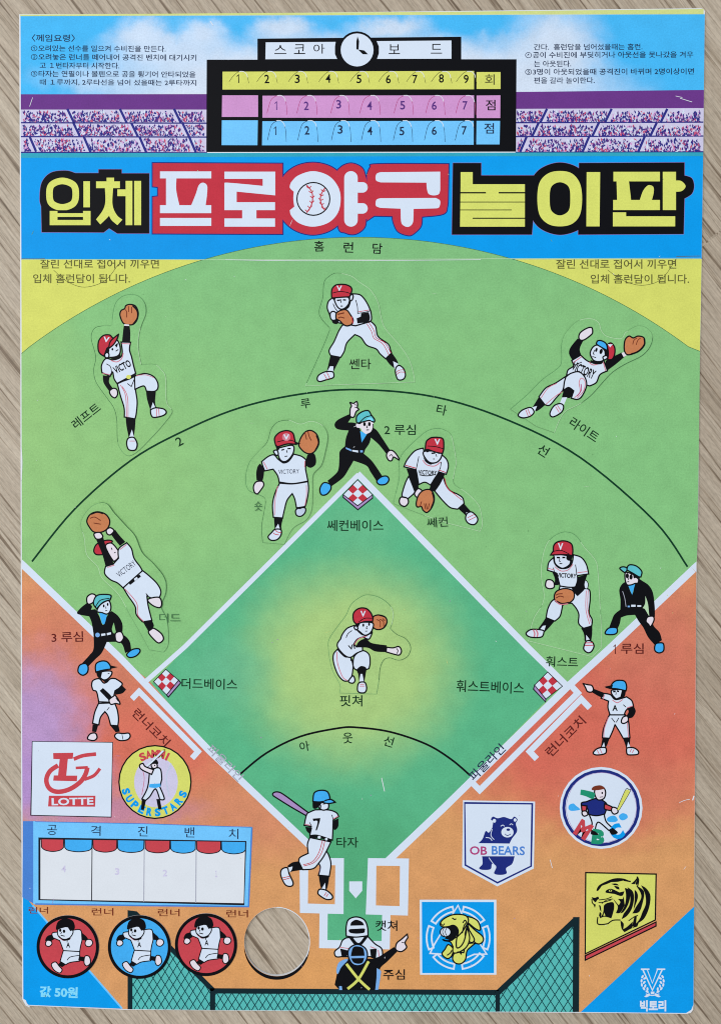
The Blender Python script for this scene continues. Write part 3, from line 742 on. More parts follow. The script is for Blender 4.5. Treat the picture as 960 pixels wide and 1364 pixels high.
cutout('fielder_cutout', 'player diving sideways with both arms spread, cap with a light blue visor',
 '*45,600 150,510 250,410 340,345 370,300 372,180 400,110 470,40 550,22 605,45 625,100 660,135 750,150 780,110 850,70 910,80 950,130 935,200 880,260 780,310 700,360 640,420 560,510 480,570 400,610 362,660 *325,750 *210,710', (670, 420, 4.8), '''
@trousers
f W *402,388 390,440 *378,482 335,530 295,575 *264,572 *226,522 270,465 330,435
l P .8 *240,528 285,465 340,436
l P .8 270,570 335,515 376,490
@sock
n K *225,524 *268,572 232,602 *208,615 *183,592
n W *178,590 *214,580 *200,614
@sock
n K *385,475 430,458 448,490 *424,530 *372,526
n W *374,526 *406,524 *386,572 *358,566
@shoe
f W 94,640 118,608 172,590 195,618 172,645 125,656
l P .9 142,605 158,645
l P .9 156,600 172,642
@shoe
f W 296,628 322,580 362,565 383,582 370,620 316,650
l P .9 332,584 356,622
l P .9 344,576 366,610
@jersey
f W *435,290 *492,256 540,295 600,305 *640,290 *663,356 615,380 592,430 *550,452 *528,446 500,400 450,370 *402,386 412,350 446,325
l P 1 446,302 498,266
l P 1 636,300 652,356
l K .9 *445,322 *500,300
l P 1 545,300 570,318 605,312
T K 512,352 155 60 -24|VICTORY
@trousers
f W *398,395 430,372 480,362 518,395 530,450 502,515 472,538 *432,530 *448,484 415,462 *382,482 388,430
l P .9 452,528 488,490 482,430 498,402 520,425 512,480 470,530
l MG .9 470,518 496,480 494,440
@sleeve
n K *472,150 *508,164 486,215 *496,256 *438,286 418,245 428,205
n K *652,292 690,270 *755,238 *772,266 720,310 *664,352 650,320
@hand
f S 480,142 490,112 530,85 562,80 568,110 556,128 518,156 492,160
@hand
n S *752,242 *775,234 *786,256 *766,268
@glove
f B 770,220 775,160 800,134 828,146 858,134 895,145 898,185 870,222 830,245 788,252
l BR .9 824,188 832,160 852,146
l BR .9 846,190 856,162 874,146
l K 1.8 897,150 898,190 862,230 812,250
@head
f W 553,240 570,205 600,192 640,220 658,268 622,295 580,292 560,268
n K *640,215 668,240 664,278 640,285 645,260
f W 634,268 655,258 664,272 642,286
n K *552,285 600,300 *640,284 624,312 570,310
e K 592 222 7 14 -15
e K 622 232 10 17 -15
l K .9 582,222 572,246 580,250
l K .9 566,264 590,272
@cap
f L *592,182 600,165 625,164 655,184 *664,228 635,212 *598,190
f R *660,190 685,178 708,205 708,250 692,282 *664,284 668,240
q W 664,186 680,206 696,186
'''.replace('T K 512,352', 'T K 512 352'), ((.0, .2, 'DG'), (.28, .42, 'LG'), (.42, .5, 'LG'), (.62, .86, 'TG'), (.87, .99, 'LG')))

cutout('fielder_cutout', 'running player in red cap holding a glove beside his head',
 '*240,1300 230,1130 255,980 270,840 200,790 90,740 60,620 100,450 200,330 290,230 330,100 400,20 520,0 640,40 760,10 880,60 930,170 900,350 860,480 775,580 770,760 760,950 700,1060 560,1150 *470,1320', (320, 560, 8), '''
@sleeve
n K *215,458 *258,520 252,590 *240,642 *176,640 172,560 188,490
@hand
f S 143,705 172,655 236,650 252,690 222,740 185,782 153,764
@trousers
f W *420,670 *722,648 728,740 712,850 *692,918 *600,932 582,840 *555,780 500,850 472,950 *452,1040 *354,1032 345,900 370,780
l P .8 400,700 372,850 366,1010
l P .8 705,690 706,800 690,905
@shoe
f OB 590,962 622,935 690,932 692,980 650,1020 602,1012
l K 1.3 602,932 640,938 694,910
@jersey
f W *230,440 300,385 360,368 *400,410 460,450 520,430 *570,360 650,382 *702,420 *696,520 712,600 *722,652 560,676 *418,668 400,590 *352,520 *262,538 240,480
l K 1.6 422,658 560,674 718,648
l P .9 250,442 290,520
l P .9 690,430 686,500
t D 518 545 220 46 2|VICTORY
@sleeve
n K 700,440 720,365 780,350 806,400 802,470 750,505 705,482
@glove
f B 625,255 650,180 700,120 760,110 818,155 838,240 802,320 750,355 690,342 640,295
l BR 1.1 690,130 708,205
l BR 1.1 722,118 735,170 758,215
l K 1.8 812,160 836,240 800,322
@sock
n K *360,1038 *457,1036 438,1120 *442,1160 *368,1152
q W 406,1100 424,1158 372,1155
@shoe
f W 298,1240 335,1195 372,1160 434,1165 434,1222 392,1270 328,1276
l R .8 372,1168 398,1188 436,1196
l R .8 352,1196 372,1212 414,1220
@head
f W 398,310 440,288 560,268 568,340 522,412 470,440 422,410
n K *375,268 425,288 402,325 390,310
f W 356,330 392,318 408,360 384,372
n K *402,395 460,438 520,420 *540,380 520,440 452,458
l K 1.4 440,318 470,310
l K 1.4 505,302 540,300
l K .9 495,318 502,345
l K 1 475,385 505,380
@cap
f R *380,268 368,190 420,130 500,110 560,135 580,200 *592,255 500,252 *402,282
l K .9 392,232 450,218 530,212 580,225
n K *585,225 *645,248 *592,262
e P 492 178 44 42
T W 492 178 62 56 0|V
@lettering
t TG 193 912 84 100 0|숏
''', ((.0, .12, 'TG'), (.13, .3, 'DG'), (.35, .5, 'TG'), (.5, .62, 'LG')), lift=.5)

cutout('fielder_cutout', 'player in red cap crouching with glove between his spread knees, right of second base',
 '150,420 150,300 190,220 300,110 400,30 500,5 580,30 620,70 650,200 665,320 650,400 645,510 760,590 860,690 890,760 905,880 *882,945 *590,870 *380,800 *95,690 115,600 140,500', (510, 570, 6.857), '''
@trousers
f W *235,440 208,490 *184,560 172,610 *182,637 *228,645 278,602 *290,580 255,490
f W *545,430 568,510 610,572 680,606 725,640 *738,690 *680,742 610,726 540,660 *472,578 500,500
l R .8 560,460 588,550 650,604 720,660
@jersey
f W *365,185 290,210 220,290 *190,355 *300,382 308,420 *325,518 380,496 *432,522 480,450 *508,402 *575,424 595,350 580,290 *540,250 470,320 400,300
l K .9 326,260 312,330 302,380
l K .9 *500,400 520,370 530,310
l R 1 205,342 300,368
l R .9 510,385 572,408
l P 1 362,295 400,338 470,348 522,312
T K 405 408 170 42 -3|VICTORY
l K 1.1 330,428 400,438 480,425
@sleeve
n K *212,370 *302,386 312,460 *326,560 *285,582 250,480
@sleeve
n K *502,404 *562,426 522,510 *472,582 *418,572 446,490
@hand
f S 288,592 318,555 352,572 342,612 310,632 292,618
@glove
f B 302,688 320,620 360,575 420,562 456,595 466,660 440,732 400,772 365,752 348,718 312,722
l BR 1 350,672 335,722
l BR 1 376,690 388,745
l BR 1 392,690 402,745
l BR 1 420,690 412,742
l K 1.5 448,590 462,660 438,730
@shoe
f S 148,668 165,632 218,642 230,682 200,716 160,702
l K .9 *165,632 *218,642
@sock
n K *735,686 762,720 *812,776 *756,802 *688,740
n W *758,770 *800,770 *790,800 *755,815
@shoe
f W 752,832 765,782 808,768 855,812 860,850 830,882 780,872
l R .7 770,820 830,790
l R .7 778,845 845,812
@head
f W 366,240 388,212 522,222 528,270 492,312 440,320 400,296
n K *382,170 *402,180 420,212 395,222
n K *365,262 400,305 *452,325 430,335 385,308
l K 2 440,232 475,230
l K 1.4 500,232 522,232
e K 462 284 8 5
l K .9 482,240 488,264
@cap
f R *384,200 392,130 420,100 450,88 510,88 548,108 *552,195 *540,234 480,222 *412,198
l K .9 405,166 480,172 550,192
T W 494 128 52 54 0|V
@lettering
t G 494 861 190 92 4|쎄컨
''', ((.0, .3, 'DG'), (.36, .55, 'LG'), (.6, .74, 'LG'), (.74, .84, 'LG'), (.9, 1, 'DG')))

cutout('fielder_cutout', 'diving player with both black sleeves stretched up to one brown glove',
 '120,170 180,60 260,5 340,5 400,80 500,190 580,280 640,420 740,520 830,640 840,760 800,880 850,1000 860,1200 *820,1270 *700,1250 620,1100 540,960 440,780 300,640 260,540 170,440 150,300', (90, 670, 6.4), '''
@cap
f R 230,405 255,350 330,318 388,325 *345,375 *300,440 250,438
@head
f S 330,372 372,340 412,370 448,430 432,472 398,495
l K .9 380,380 386,400
l K .9 402,425 416,418
n K *395,495 *446,458 *452,475 *412,505
@trousers
f W *480,722 *640,572 700,620 770,690 800,760 *772,832 *680,792 692,880 *722,1000 *642,1012 590,950 580,880 520,790
l K 1 692,792 672,770
l P .9 494,732 592,850 602,950 652,1008
@jersey
f W *330,540 *395,520 *440,470 442,390 *510,338 550,388 572,470 622,540 *642,577 *478,722 430,680 370,652 322,600
t D 505 560 185 50 37|VICTORY
l P .9 345,548 405,528
l P .9 452,396 510,352
@belt
n K *524,678 *618,608 *630,626 *538,698
q W 570,646 596,628 604,644 580,664
@sleeve
n K *248,305 *312,298 342,400 *402,518 *330,538 300,430
@sleeve
n K *372,260 *412,228 452,280 *498,330 *452,364 408,310
@glove
f B 172,152 200,98 260,75 330,95 366,150 350,212 300,246 232,246 192,202
l BR 1 200,130 240,120 290,150
l BR 1 230,170 290,180
l K 1.6 210,95 260,78 310,90
@hand
f S 233,262 280,250 307,282 290,304 250,304
f S 338,230 370,210 402,235 372,270 345,262
@sock
n K *648,1016 *722,1000 738,1050 *690,1088
@shoe
f S 693,1100 730,1065 800,1110 820,1160 782,1192 740,1162
l K .9 *700,1090 *738,1064
@shoe
f S 688,822 780,802 806,850 790,890 730,872
@lettering
t TG 876 978 180 76 0|더드
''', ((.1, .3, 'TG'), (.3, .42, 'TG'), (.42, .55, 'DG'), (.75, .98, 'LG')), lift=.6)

cutout('fielder_cutout', 'player in red cap throwing with arm stretched to the right on the yellow-green infield patch', 
 '110,450 130,370 200,270 260,190 310,90 400,25 460,15 540,35 620,90 660,160 655,240 *635,300 690,350 770,390 810,460 790,530 740,565 690,568 630,550 580,570 550,640 540,740 *520,860 *205,850 210,780 140,640', (420, 790, 6.4), '''
@trousers
f W *188,478 250,540 300,546 *322,620 312,700 *290,746 240,746 190,690 155,590 155,520
f W *318,605 335,532 400,490 455,520 466,590 *456,642 *432,652 392,626 *352,656 330,640
l P .9 183,500 190,600 230,710 272,745
l K .9 *322,625 *324,580
l K .9 300,548 302,580
@jersey
f W *330,275 270,300 230,350 *215,390 188,430 195,470 250,530 300,546 350,512 *402,490 *400,452 *350,458 *328,432 360,390 430,365 *482,342 *482,308 420,356 370,330
f W *412,378 452,392 470,372 *484,335 440,358
l K .9 262,380 278,345 312,318
l P .9 330,440 370,388 438,366
T K 308 460 56 42 14|VI
@sleeve
n K *343,462 370,412 430,388 480,425 *606,444 *602,502 510,496 450,466 *390,462
@hand
f S *606,460 660,466 710,455 732,490 715,526 670,520 *602,500
l K 1 *690,470 702,490 *694,515
@sock
n K *348,652 390,622 432,636 *428,690 *416,760 *373,760 *365,690
q W 384,688 400,688 412,752 374,752
@shoe
f W 358,820 370,765 420,760 436,810 420,846 375,846
l P .9 380,776 415,776
l P .9 376,792 420,792
@shoe
f W 284,745 320,704 337,740 322,765 292,762
@glove
f B *486,215 500,195 540,186 595,205 608,250 580,296 530,310 490,286
l BR 1 520,225 550,240 552,290
l BR 1 548,222 578,240 580,280
l BR 1 572,216 592,236
l K 1.5 545,188 596,206 608,250 580,296
@head
f W 338,292 370,252 484,252 488,300 462,342 420,358 378,328
n K *338,262 *382,256 362,292 348,280
f W 330,290 348,278 362,300 345,312
e K 408 272 8 14
e K 457 265 8 13
l K .9 440,280 434,300 444,302
l K .9 424,324 442,322
@cap
f R 325,235 325,170 370,130 430,130 470,165 *490,212 *486,242 420,242 *350,264
l K .9 368,246 420,214 482,214
T W 406 175 46 50 0|V
''', ((.0, .2, 'DG'), (.2, .34, 'DG'), (.34, .42, 'LG'), (.46, .7, 'TG'), (.7, .84, 'TG')), mat_='infield_print')

cutout('fielder_cutout', 'player in red cap bent forward with legs apart, above the right chequered base',
 '*300,720 325,620 300,450 300,300 340,130 410,40 520,-10 630,20 720,140 830,270 855,400 870,650 885,900 *885,1130 *795,1215 *170,1060 220,850', (680, 710, 7.385), '''
@trousers
f W *470,560 *480,522 *635,530 *720,545 770,560 777,650 766,780 796,850 *792,912 *720,942 665,890 666,800 640,740 *598,690 540,692 *505,712 500,745 480,820 *430,866 *345,832 360,750 392,680 *425,650
l P .8 738,565 735,750 772,895
l P .8 757,562 754,750 786,880
@jersey
f W *418,240 430,300 480,345 560,340 600,290 *612,213 690,240 740,310 *762,402 *652,418 652,470 *632,532 560,532 *480,520 460,440 *440,390 *358,366 370,290
l K .9 632,310 640,360 645,412
l K .9 415,340 428,392
l P .9 364,346 422,362
l P .9 652,390 748,378
l P .9 428,330 490,372 560,362 608,305
T K 545 418 195 46 -3|VICTORY
@sleeve
n K *404,384 *446,390 470,470 *466,512 *425,512 430,450
@hand
f S 338,512 350,465 390,460 420,485 422,532 385,547 350,537
@sleeve
n W 722,470 755,490 752,540 720,532
n K *656,430 *748,408 722,500 722,552 *652,622 *608,572 *590,530 640,512
l K .9 *735,460 758,500 *750,545
@hand
n W *613,588 *655,622 *618,655
@glove
f B 424,622 450,570 530,545 610,570 617,640 570,686 500,696 440,672
l P 1.2 432,660 480,700 560,695
l K 1.1 445,665 500,690 570,680
l BR 1.1 440,612 460,600 505,596
l BR 1.1 442,638 480,620 518,630
@sock
n K *343,828 *428,866 372,930 *332,972 *268,937 310,880
q W 312,912 342,908 326,958 284,947
@sock
n K *688,936 *797,906 796,990 *787,1056 *722,1062 715,990
q W 738,1000 772,1046 738,1054
@shoe
f W 148,990 180,955 230,945 310,955 322,975 296,1022 190,1022
l P 1.5 *218,950 232,985 *228,1020
l P 1.5 *245,950 262,985 *256,1020
@shoe
f W 714,1120 740,1062 790,1065 814,1110 790,1162 755,1176 720,1152
l R 1 730,1080 800,1078
l R 1 726,1104 808,1102
@head
f W 424,242 428,212 548,222 582,262 572,312 510,346 460,326 430,292
n K *545,218 *606,212 592,262 565,272 542,252
n K *515,348 570,316 *592,258 604,290 562,342
l K 1.8 448,240 480,242
l K 1.8 502,240 532,240
l K .8 478,250 474,276 486,280
l K 1 474,300 502,300
@cap
f R *415,182 420,120 460,85 530,78 590,105 605,160 *602,222 540,212 *386,216 *410,182
l K .9 412,180 490,170 570,206
T W 485 132 52 66 0|V
''', ((.02, .3, 'LG'), (.3, .5, 'DG'), (.5, .75, 'LG'), (.76, .99, 'LG')))

# ---------------------------------------------------------------- figures printed straight on the card
def printed(name, label, at, spec, lv=14):
    lines_ = spec.strip().split('\n')
    I = Ink(name, card.o, CARD_ORG, LV(lv))
    I.o['label'] = label
    draw('\n'.join(lines_), I, CARD_ORG, at, LV(lv))
    return I
printed('umpire_figure', 'umpire in black suit and teal cap with feet wide apart above second base', (420, 520, 7.385), '''
n K *330,235 *352,270 *320,315 400,325 445,400 455,500 500,430 550,370 600,390 650,460 *732,585 *695,622 620,530 *545,465 530,520 *490,580 *475,622 560,700 *662,850 *600,892 540,800 500,740 *375,692 330,770 270,860 *160,942 *118,890 190,830 225,780 235,680 240,600 *290,550 300,470 *327,395 220,382 188,340 220,290
@shirt
q L 440,400 506,430 455,512
@belt
q Q 300,560 350,580 355,600 300,576
q W 360,585 420,592 420,612 362,600
q Q 440,590 466,590 466,610 440,610
@hand
f S 340,230 343,180 355,152 340,120 375,128 405,110 415,140 412,170 426,188 400,210 378,262 345,258
l K .9 385,165 408,170
l K .9 382,140 408,146
@hand
f S 698,642 715,600 750,590 790,622 826,686 770,656 750,690 720,688
l K .8 725,650 745,630 760,652
@head
n S 438,320 460,310 562,298 566,360 546,412 505,432 460,402 445,374 404,362 402,332
l K 1 566,330 566,370 545,412 505,432
n K *405,326 *462,308 440,332
e K 482 332 13 20
e K 530 332 13 21
l K .9 510,345 504,366 514,368
l K 1.1 500,390 526,388
@cap
f T 404,308 408,252 460,210 520,200 *548,242 580,285 574,312 530,296 460,312 *415,322
l K 1.1 440,310 490,265 *552,248
n C 500,290 530,268 560,280 560,300 530,288
@shoe
f L 44,970 80,910 142,922 152,970 110,1022 60,1026
@shoe
f L 603,892 650,850 702,845 722,880 690,922 630,927
''')
printed('umpire_figure', 'umpire in black suit and teal cap shading his eyes by the left foul line', (60, 770, 5.93), '''
n K *335,195 372,220 *365,250 *400,245 430,300 460,370 492,300 *528,260 580,300 612,360 *614,422 *563,432 *545,350 530,400 *540,435 622,450 670,500 *682,570 *635,592 600,512 *490,505 450,590 400,640 *340,702 *295,672 350,612 385,560 *385,440 370,350 *350,302 258,282 280,240
@shirt
n L *430,275 *492,285 475,355 *462,366 450,350
@belt
e Q 417 449 18 18
q W 445,440 478,436 480,452 447,458
q W 490,434 522,428 524,444 492,452
@hand
f S 335,195 335,150 370,125 402,140 386,186 355,206
@hand
f S 558,480 560,435 602,425 622,470 600,505 570,502
@head
f W 413,262 440,210 502,178 522,220 516,262 490,284 450,272
e K 466 220 7 12
e K 497 208 7 12
l K .8 482,225 484,242
l K .8 478,258 494,256
@cap
f T 385,202 400,150 440,130 520,135 *516,172 460,192 *410,242
l K 1 402,225 440,175 512,160
@shoe
f L 264,740 275,690 320,675 342,700 336,745 300,767
@shoe
f L 648,602 690,565 740,558 752,580 720,615 670,627
''')
printed('umpire_figure', 'umpire in black suit and dark glasses leaning over the right foul line', (790, 740, 8), '''
n K *340,278 298,310 273,370 285,470 *284,576 220,630 190,700 *163,772 *257,777 280,720 *290,662 350,640 *440,632 480,700 530,770 580,870 *650,952 *727,902 702,820 640,750 *632,690 *652,650 650,540 632,400 590,320 520,270 *470,238 440,300 410,410 360,300
@shirt
q L 368,318 442,300 410,418
@belt
q Q 362,534 386,534 386,551 362,551
q W 400,524 446,524 446,546 400,546
q W 465,529 506,529 506,546 465,546
@crease
l GR .7 308,380 330,450 345,545
n LG *550,430 578,515 *592,648 *570,612 545,570 *522,560 548,510
@hand
f S 558,702 575,655 632,648 642,690 606,757 584,732
@head
f S 333,200 350,178 422,203 442,230 477,238 472,290 440,297 400,312 358,312 338,270
n K *418,198 *494,222 482,262 450,238 428,242
e K 358 216 17 28
e K 398 228 17 28
l K .9 375,238 368,258
l K 1 358,280 378,278
@cap
f T *352,152 366,110 400,98 460,115 512,170 *502,228 *480,227 420,190
f T 278,135 310,120 350,130 352,160 *330,182 300,160
@shoe
f L 123,832 150,780 200,765 247,775 247,822 200,842
@shoe
f L 648,990 660,942 700,930 742,940 744,1012 700,1037 660,1022
''')
printed('coach_figure', 'coach in white uniform and blue cap with crossed arms, left of the coach box', (60, 770, 5.93), '''
f W *425,990 *550,985 572,1040 582,1110 *577,1167 *520,1162 500,1090 *475,1055 440,1100 *427,1160 *378,1147 395,1060
f W *370,850 380,810 430,795 470,830 520,795 *560,795 610,830 *602,860 *555,890 545,940 *555,977 *428,987 410,900 382,885
l K 1 428,975 500,978
l K .8 *490,1045 510,1020
@sleeve
n K *605,843 *642,880 612,910 *555,922 *560,890
@sleeve
n K *433,890 *460,868 527,935 *508,968
@hand
f S 508,962 540,935 560,930 595,992 560,990 522,997
l K .8 560,945 582,975
@sock
n K *378,1155 *422,1160 *406,1217 *374,1212
@sock
n K *518,1165 *582,1165 *592,1212 *560,1217
@shoe
f S 338,1262 360,1230 400,1225 413,1260 390,1282 350,1277
@shoe
f W 553,1252 570,1225 620,1228 662,1225 674,1250 650,1277 590,1282
l K .7 610,1232 618,1275
@head
f W 430,770 450,740 522,735 527,762 495,797 460,802
n K *405,728 *455,738 440,790 415,775
n K *445,795 500,802 *525,788 490,828 465,815
l K .8 498,755 512,752
@cap
f L 400,705 410,672 450,655 490,660 516,690 *520,718 460,727 *404,742
n K *512,688 *578,703 *518,717
''')
printed('coach_figure', 'coach in blue cap pointing left with a stretched arm, letter A on his chest', (720, 880, 6.4), '''
f W *583,462 *717,460 745,520 752,600 *757,657 *700,662 665,600 *630,545 610,600 *582,662 *523,657 530,590 560,510
f W *533,278 590,290 630,330 690,320 *728,308 772,340 *788,390 *735,412 720,430 *708,462 *588,462 570,400 *575,345 *512,320
l P .9 574,482 540,580 535,655
l P .9 735,520 740,600 745,655
l K .9 *600,488 *630,526
l K .9 *662,488 *640,526
l P .9 542,287 527,330
l P .9 730,404 782,384
l P .9 608,335 650,358 697,330
l K .9 *700,375 *722,395
T K 630 403 46 50 0|A
@sleeve
n K *445,238 *537,274 520,314 *438,272
@sleeve
n K *738,412 *786,385 806,430 782,480 *746,492 *718,482 745,440
@hand
f S *358,195 400,205 432,212 446,245 430,267 395,262 378,228
@hand
f S 684,512 700,480 735,473 742,510 715,532 690,532
@sock
n K *523,660 *582,662 566,710 *547,747 *508,742
q W 536,695 546,742 514,742
@sock
n K *698,662 *760,657 756,720 *767,747 *725,747 715,710
q W 741,690 766,747 730,747
@shoe
f W 444,787 470,755 510,740 550,743 554,780 530,797 470,803
l P .9 478,762 496,798
l P .9 500,748 520,792
@shoe
f W 728,772 735,743 790,743 827,770 822,797 760,803 735,797
l P .9 756,780 770,752
l P .9 775,785 792,756
@head
f W 598,272 613,248 712,252 692,302 650,327 620,308
n K *688,252 *722,246 712,302 670,332 630,328 *675,305
l K 2.4 613,262 635,262
l K 2 645,258 664,262
l K .8 640,270 636,292
@cap
f L *588,236 610,190 650,168 710,175 728,220 *722,256 650,240 *600,236
n K *538,222 *612,206 *602,242 560,234
''')
printed('batter_figure', 'batter number 7 in blue cap swinging a purple bat, seen from behind', (350, 1040, 6.857), '''
f W *573,630 602,680 622,760 *607,872 *508,862 525,790 *508,750 540,700
f W *430,518 408,580 *415,662 340,700 *328,737 *365,812 460,802 512,750 560,682 *622,558
l R .8 545,545 510,660 450,740 368,766
l R .8 566,550 535,660 470,745 374,778
@bat
f V 93,132 100,108 140,102 190,125 300,205 *417,292 *394,317 260,240 140,165
@jersey
f W *478,265 430,285 400,310 *378,407 *437,417 *430,502 500,498 *635,542 640,440 *642,358 *692,325 670,290 600,266
l K .9 428,380 448,420
l K .9 *630,310 *645,358
l P .9 385,396 434,406
l P .9 643,348 688,322
n K *455,345 *525,340 *522,365 495,448 *482,450 500,370 *462,368
@sleeve
n K *388,420 *452,427 *436,492 402,460
@sleeve
n K *643,365 *690,343 687,420 650,447
@belt
n K *430,500 *520,505 *640,537 *615,557 520,525 *428,520
e W 515 515 14 13
e W 580 532 12 12
@sock
n K *328,735 *370,812 300,822 *250,832 *225,777 270,745
n W *230,792 *272,782 265,810 *244,837
@shoe
f W 163,840 180,803 225,795 242,852 277,930 260,962 210,952 175,892
l R .8 *180,886 *243,872
l R .8 *188,904 *250,886
@sock
n K *510,865 *607,872 597,940 *582,997 *533,987 520,932
q W 570,930 572,992 535,988
@shoe
f W 503,1022 520,990 580,1000 632,1045 630,1077 580,1082 520,1047
l R .8 560,1050 580,1018
l R .8 578,1062 596,1030
@head
f W 520,200 592,198 597,250 550,267 515,242
n K *455,188 *545,200 *518,222 490,252 458,247
f W 510,225 526,220 526,245 514,248
l K 1 548,212 570,210
@cap
f L *458,188 470,110 530,86 590,100 612,160 *592,180 520,192
f L *578,176 622,170 *662,195 600,206 *540,196
''')
printed('catcher_figure', 'catcher in white helmet and mask squatting behind home plate', (370, 1130, 4.8), '''
f W *437,572 *572,560 620,610 662,640 667,690 640,707 *590,692 *410,692 372,692 363,660 395,630 412,590
l P .9 396,632 452,640
l P .9 590,628 622,640
@strap
n K *448,563 *472,560 515,605 *555,560 *577,565 530,622 *492,622
@sleeve
n K *398,640 *447,652 *442,692 *408,690
@sleeve
n K *588,645 *632,640 *627,702 *595,697
l P 1 640,650 650,700
@helmet
f W *437,560 437,500 452,455 500,438 550,455 572,500 *576,558 500,567
@face_mask
n K *463,494 470,472 500,456 538,470 *552,492
n K 456,518 500,514 552,512 556,526 548,540 500,545 460,538
''')
printed('umpire_figure', 'umpire kneeling behind the catcher with yellow crossed straps on his back', (370, 1130, 4.8), '''
n K 378,800 388,740 440,708 *612,705 *650,690 *742,630 *762,660 700,722 652,770 642,850 *632,906 *395,906 *363,872
@side_pad
n Q 374,782 388,732 430,708 447,714 405,760 384,802
n Q *632,765 655,780 658,800 *642,902 *622,905 630,830
q Q 392,880 408,880 412,905 392,905
q K 610,800 622,800 620,808 610,808
q K 608,822 622,822 620,830 608,830
q K 608,844 622,844 620,852 608,852
q K 606,866 620,866 618,874 606,874
@strap
l YL 3.6 *438,738 515,835 *586,902
l YL 3.6 *580,722 515,835 *446,898
@mask
f Q 448,680 460,635 510,613 560,640 572,690 550,735 510,750 472,735
n K *466,688 480,635 510,626 545,640 *554,686
n K *468,702 *552,700 540,730 510,737 482,727
@hand
f S 752,642 760,605 790,580 *826,548 *830,570 812,602 822,632 795,657 770,657
l K .8 790,600 812,604
''', 24)
# ---------------------------------------------------------------- team emblems
def emblem(name, label, at, spec, lv=14): return printed(name, label, at, spec, lv)
emblem('emblem_square', 'white square emblem with a red monogram', (20, 970, 3.84), '''
q KB 88,66 502,71 495,457 80,447
q W 92,69 499,74 491,452 86,443
@monogram
q RD 197,127 300,125 297,156 272,157 264,242 320,242 318,271 197,268 200,241 222,241 230,158 198,157
l RD 6.2 *222,190 180,220 162,265 178,308 220,325 280,312 335,275 362,235 *372,200
l RD 3.6 *312,203 *374,200
l RD 5 302,158 350,140 *416,132
l RD 4.4 356,262 405,242 436,206
@name_bar
q RD 175,345 413,345 411,401 171,400
T W 296 374 214 38 1|LOTTE
''')
em = emblem('emblem_disc', 'round yellow emblem with a batter in a pale middle', (20, 970, 3.84), '''
E YL 717 275 184 186
e FN 722 275 112 130
l C3 .6 640,180 662,250 650,340
l OB 1.2 800,180 775,250 790,350
@batter
f W *690,208 742,205 *752,260 *742,300 765,360 *742,365 720,310 690,350 *665,372 *650,362 680,300
n K 696,180 700,162 724,160 734,178 724,186
f S 700,182 724,180 728,198 712,206 700,198
e K 716 190 3 4
q W 756,112 764,118 664,212 656,206
l K .6 756,112 764,118 664,212 656,206
f S 638,190 655,180 668,196 *710,212 *700,236 650,212
n L *690,285 *744,282 *746,298 720,305 *686,302
q K 650,358 672,366 660,418 646,416
q K 742,362 724,362 734,414 752,416
''')
for i, c in enumerate('SAMMI'):
    a = (-26 + i * 13); em.z = LV(20); em.text(c, 206.7 + 37.5 * math.sin(R(a)), 1041.6 - 37.5 * math.cos(R(a)), (8.5, 8.5, 9.5, 9.5, 3)[i], 11, -a, 'RD', .05)
for i, c in enumerate('SUPERSTARS'):
    a = -72 + i * 15.4; em.text(c, 206.7 + 40.5 * math.sin(R(a)), 1041.6 + 40.5 * math.cos(R(a)), 8, 11, a, 'BB', .06)
em = emblem('emblem_shield', 'white shield emblem with a navy bear', (600, 1010, 3.556), '''
q W 58,199 399,205 393,522 220,607 54,516
q N 63,207 390,212 384,513 221,594 65,508
q W 69,216 381,219 376,509 221,585 73,503
@bear
n N *196,330 200,300 190,290 200,276 222,284 252,278 286,288 300,276 316,290 308,310 314,345 290,380 *278,404 *130,402 150,382 165,345 180,352
e W 206 296 8 9
e W 304 292 7 8
e W 268 350 29 25
e N 272 338 9 6
l N .8 256,358 268,366 284,358
l W .8 236,322 246,316 254,322
l W .8 278,316 286,310 294,316
l W .9 165,375 185,378 195,390
l W .8 196,335 190,365 205,385
n N *148,464 *302,464 290,500 262,520 264,545 235,552 205,545 215,515 195,500 188,525 150,528 134,520 150,500
l W .8 180,470 200,498 214,512
''')
em.z = LV(21); em.text('OB', 600 + 131 / 3.556, 1010 + 437 / 3.556, 23, 11.5, -1, 'MG', .02); em.text('BEARS', 600 + 272 / 3.556, 1010 + 437 / 3.556, 44, 12, -1, 'MB', .02)
em = emblem('emblem_disc', 'round white emblem with a navy ring and a running batter', (600, 1010, 3.556), '''
e W 711 235 196 194
e N 711 235 184 182
e W 711 235 169 168
c V .5 713,68 830,115 878,235 830,352 713,401 594,352 546,235 594,115
@cloud
n L 556,236 562,220 580,214 592,224 612,242 590,248 566,248
n L 738,288 750,276 775,272 790,292 775,302 745,300
n L 796,272 812,260 832,266 836,282 815,294 800,288
@batter
f W *655,268 *725,262 735,300 *765,330 *748,342 705,305 690,310 *682,345 *664,342 668,305
f N *640,206 690,190 725,204 740,225 *728,264 690,272 *652,266 645,235 *620,238 618,212
f RD *728,215 765,232 *760,248 728,240
f RD *618,222 *644,226 *640,250 622,252
f S 622,252 640,250 648,266 632,274 622,266
f S 765,232 786,238 790,256 772,264 760,250
q YL 786,242 826,150 842,148 848,158 796,246
l K .6 786,242 826,150 842,148 848,158 796,246
f S 680,165 688,140 720,138 732,160 724,190 695,196
e K 716 164 4 5
l K .8 704,184 720,182
n BR 668,150 675,134 708,128 728,142 700,150
n HG *615,148 640,152 680,165 672,192 640,180 *612,172
n K *682,345 *664,342 664,360 698,362
n K *765,328 *748,342 762,362 790,352
''')
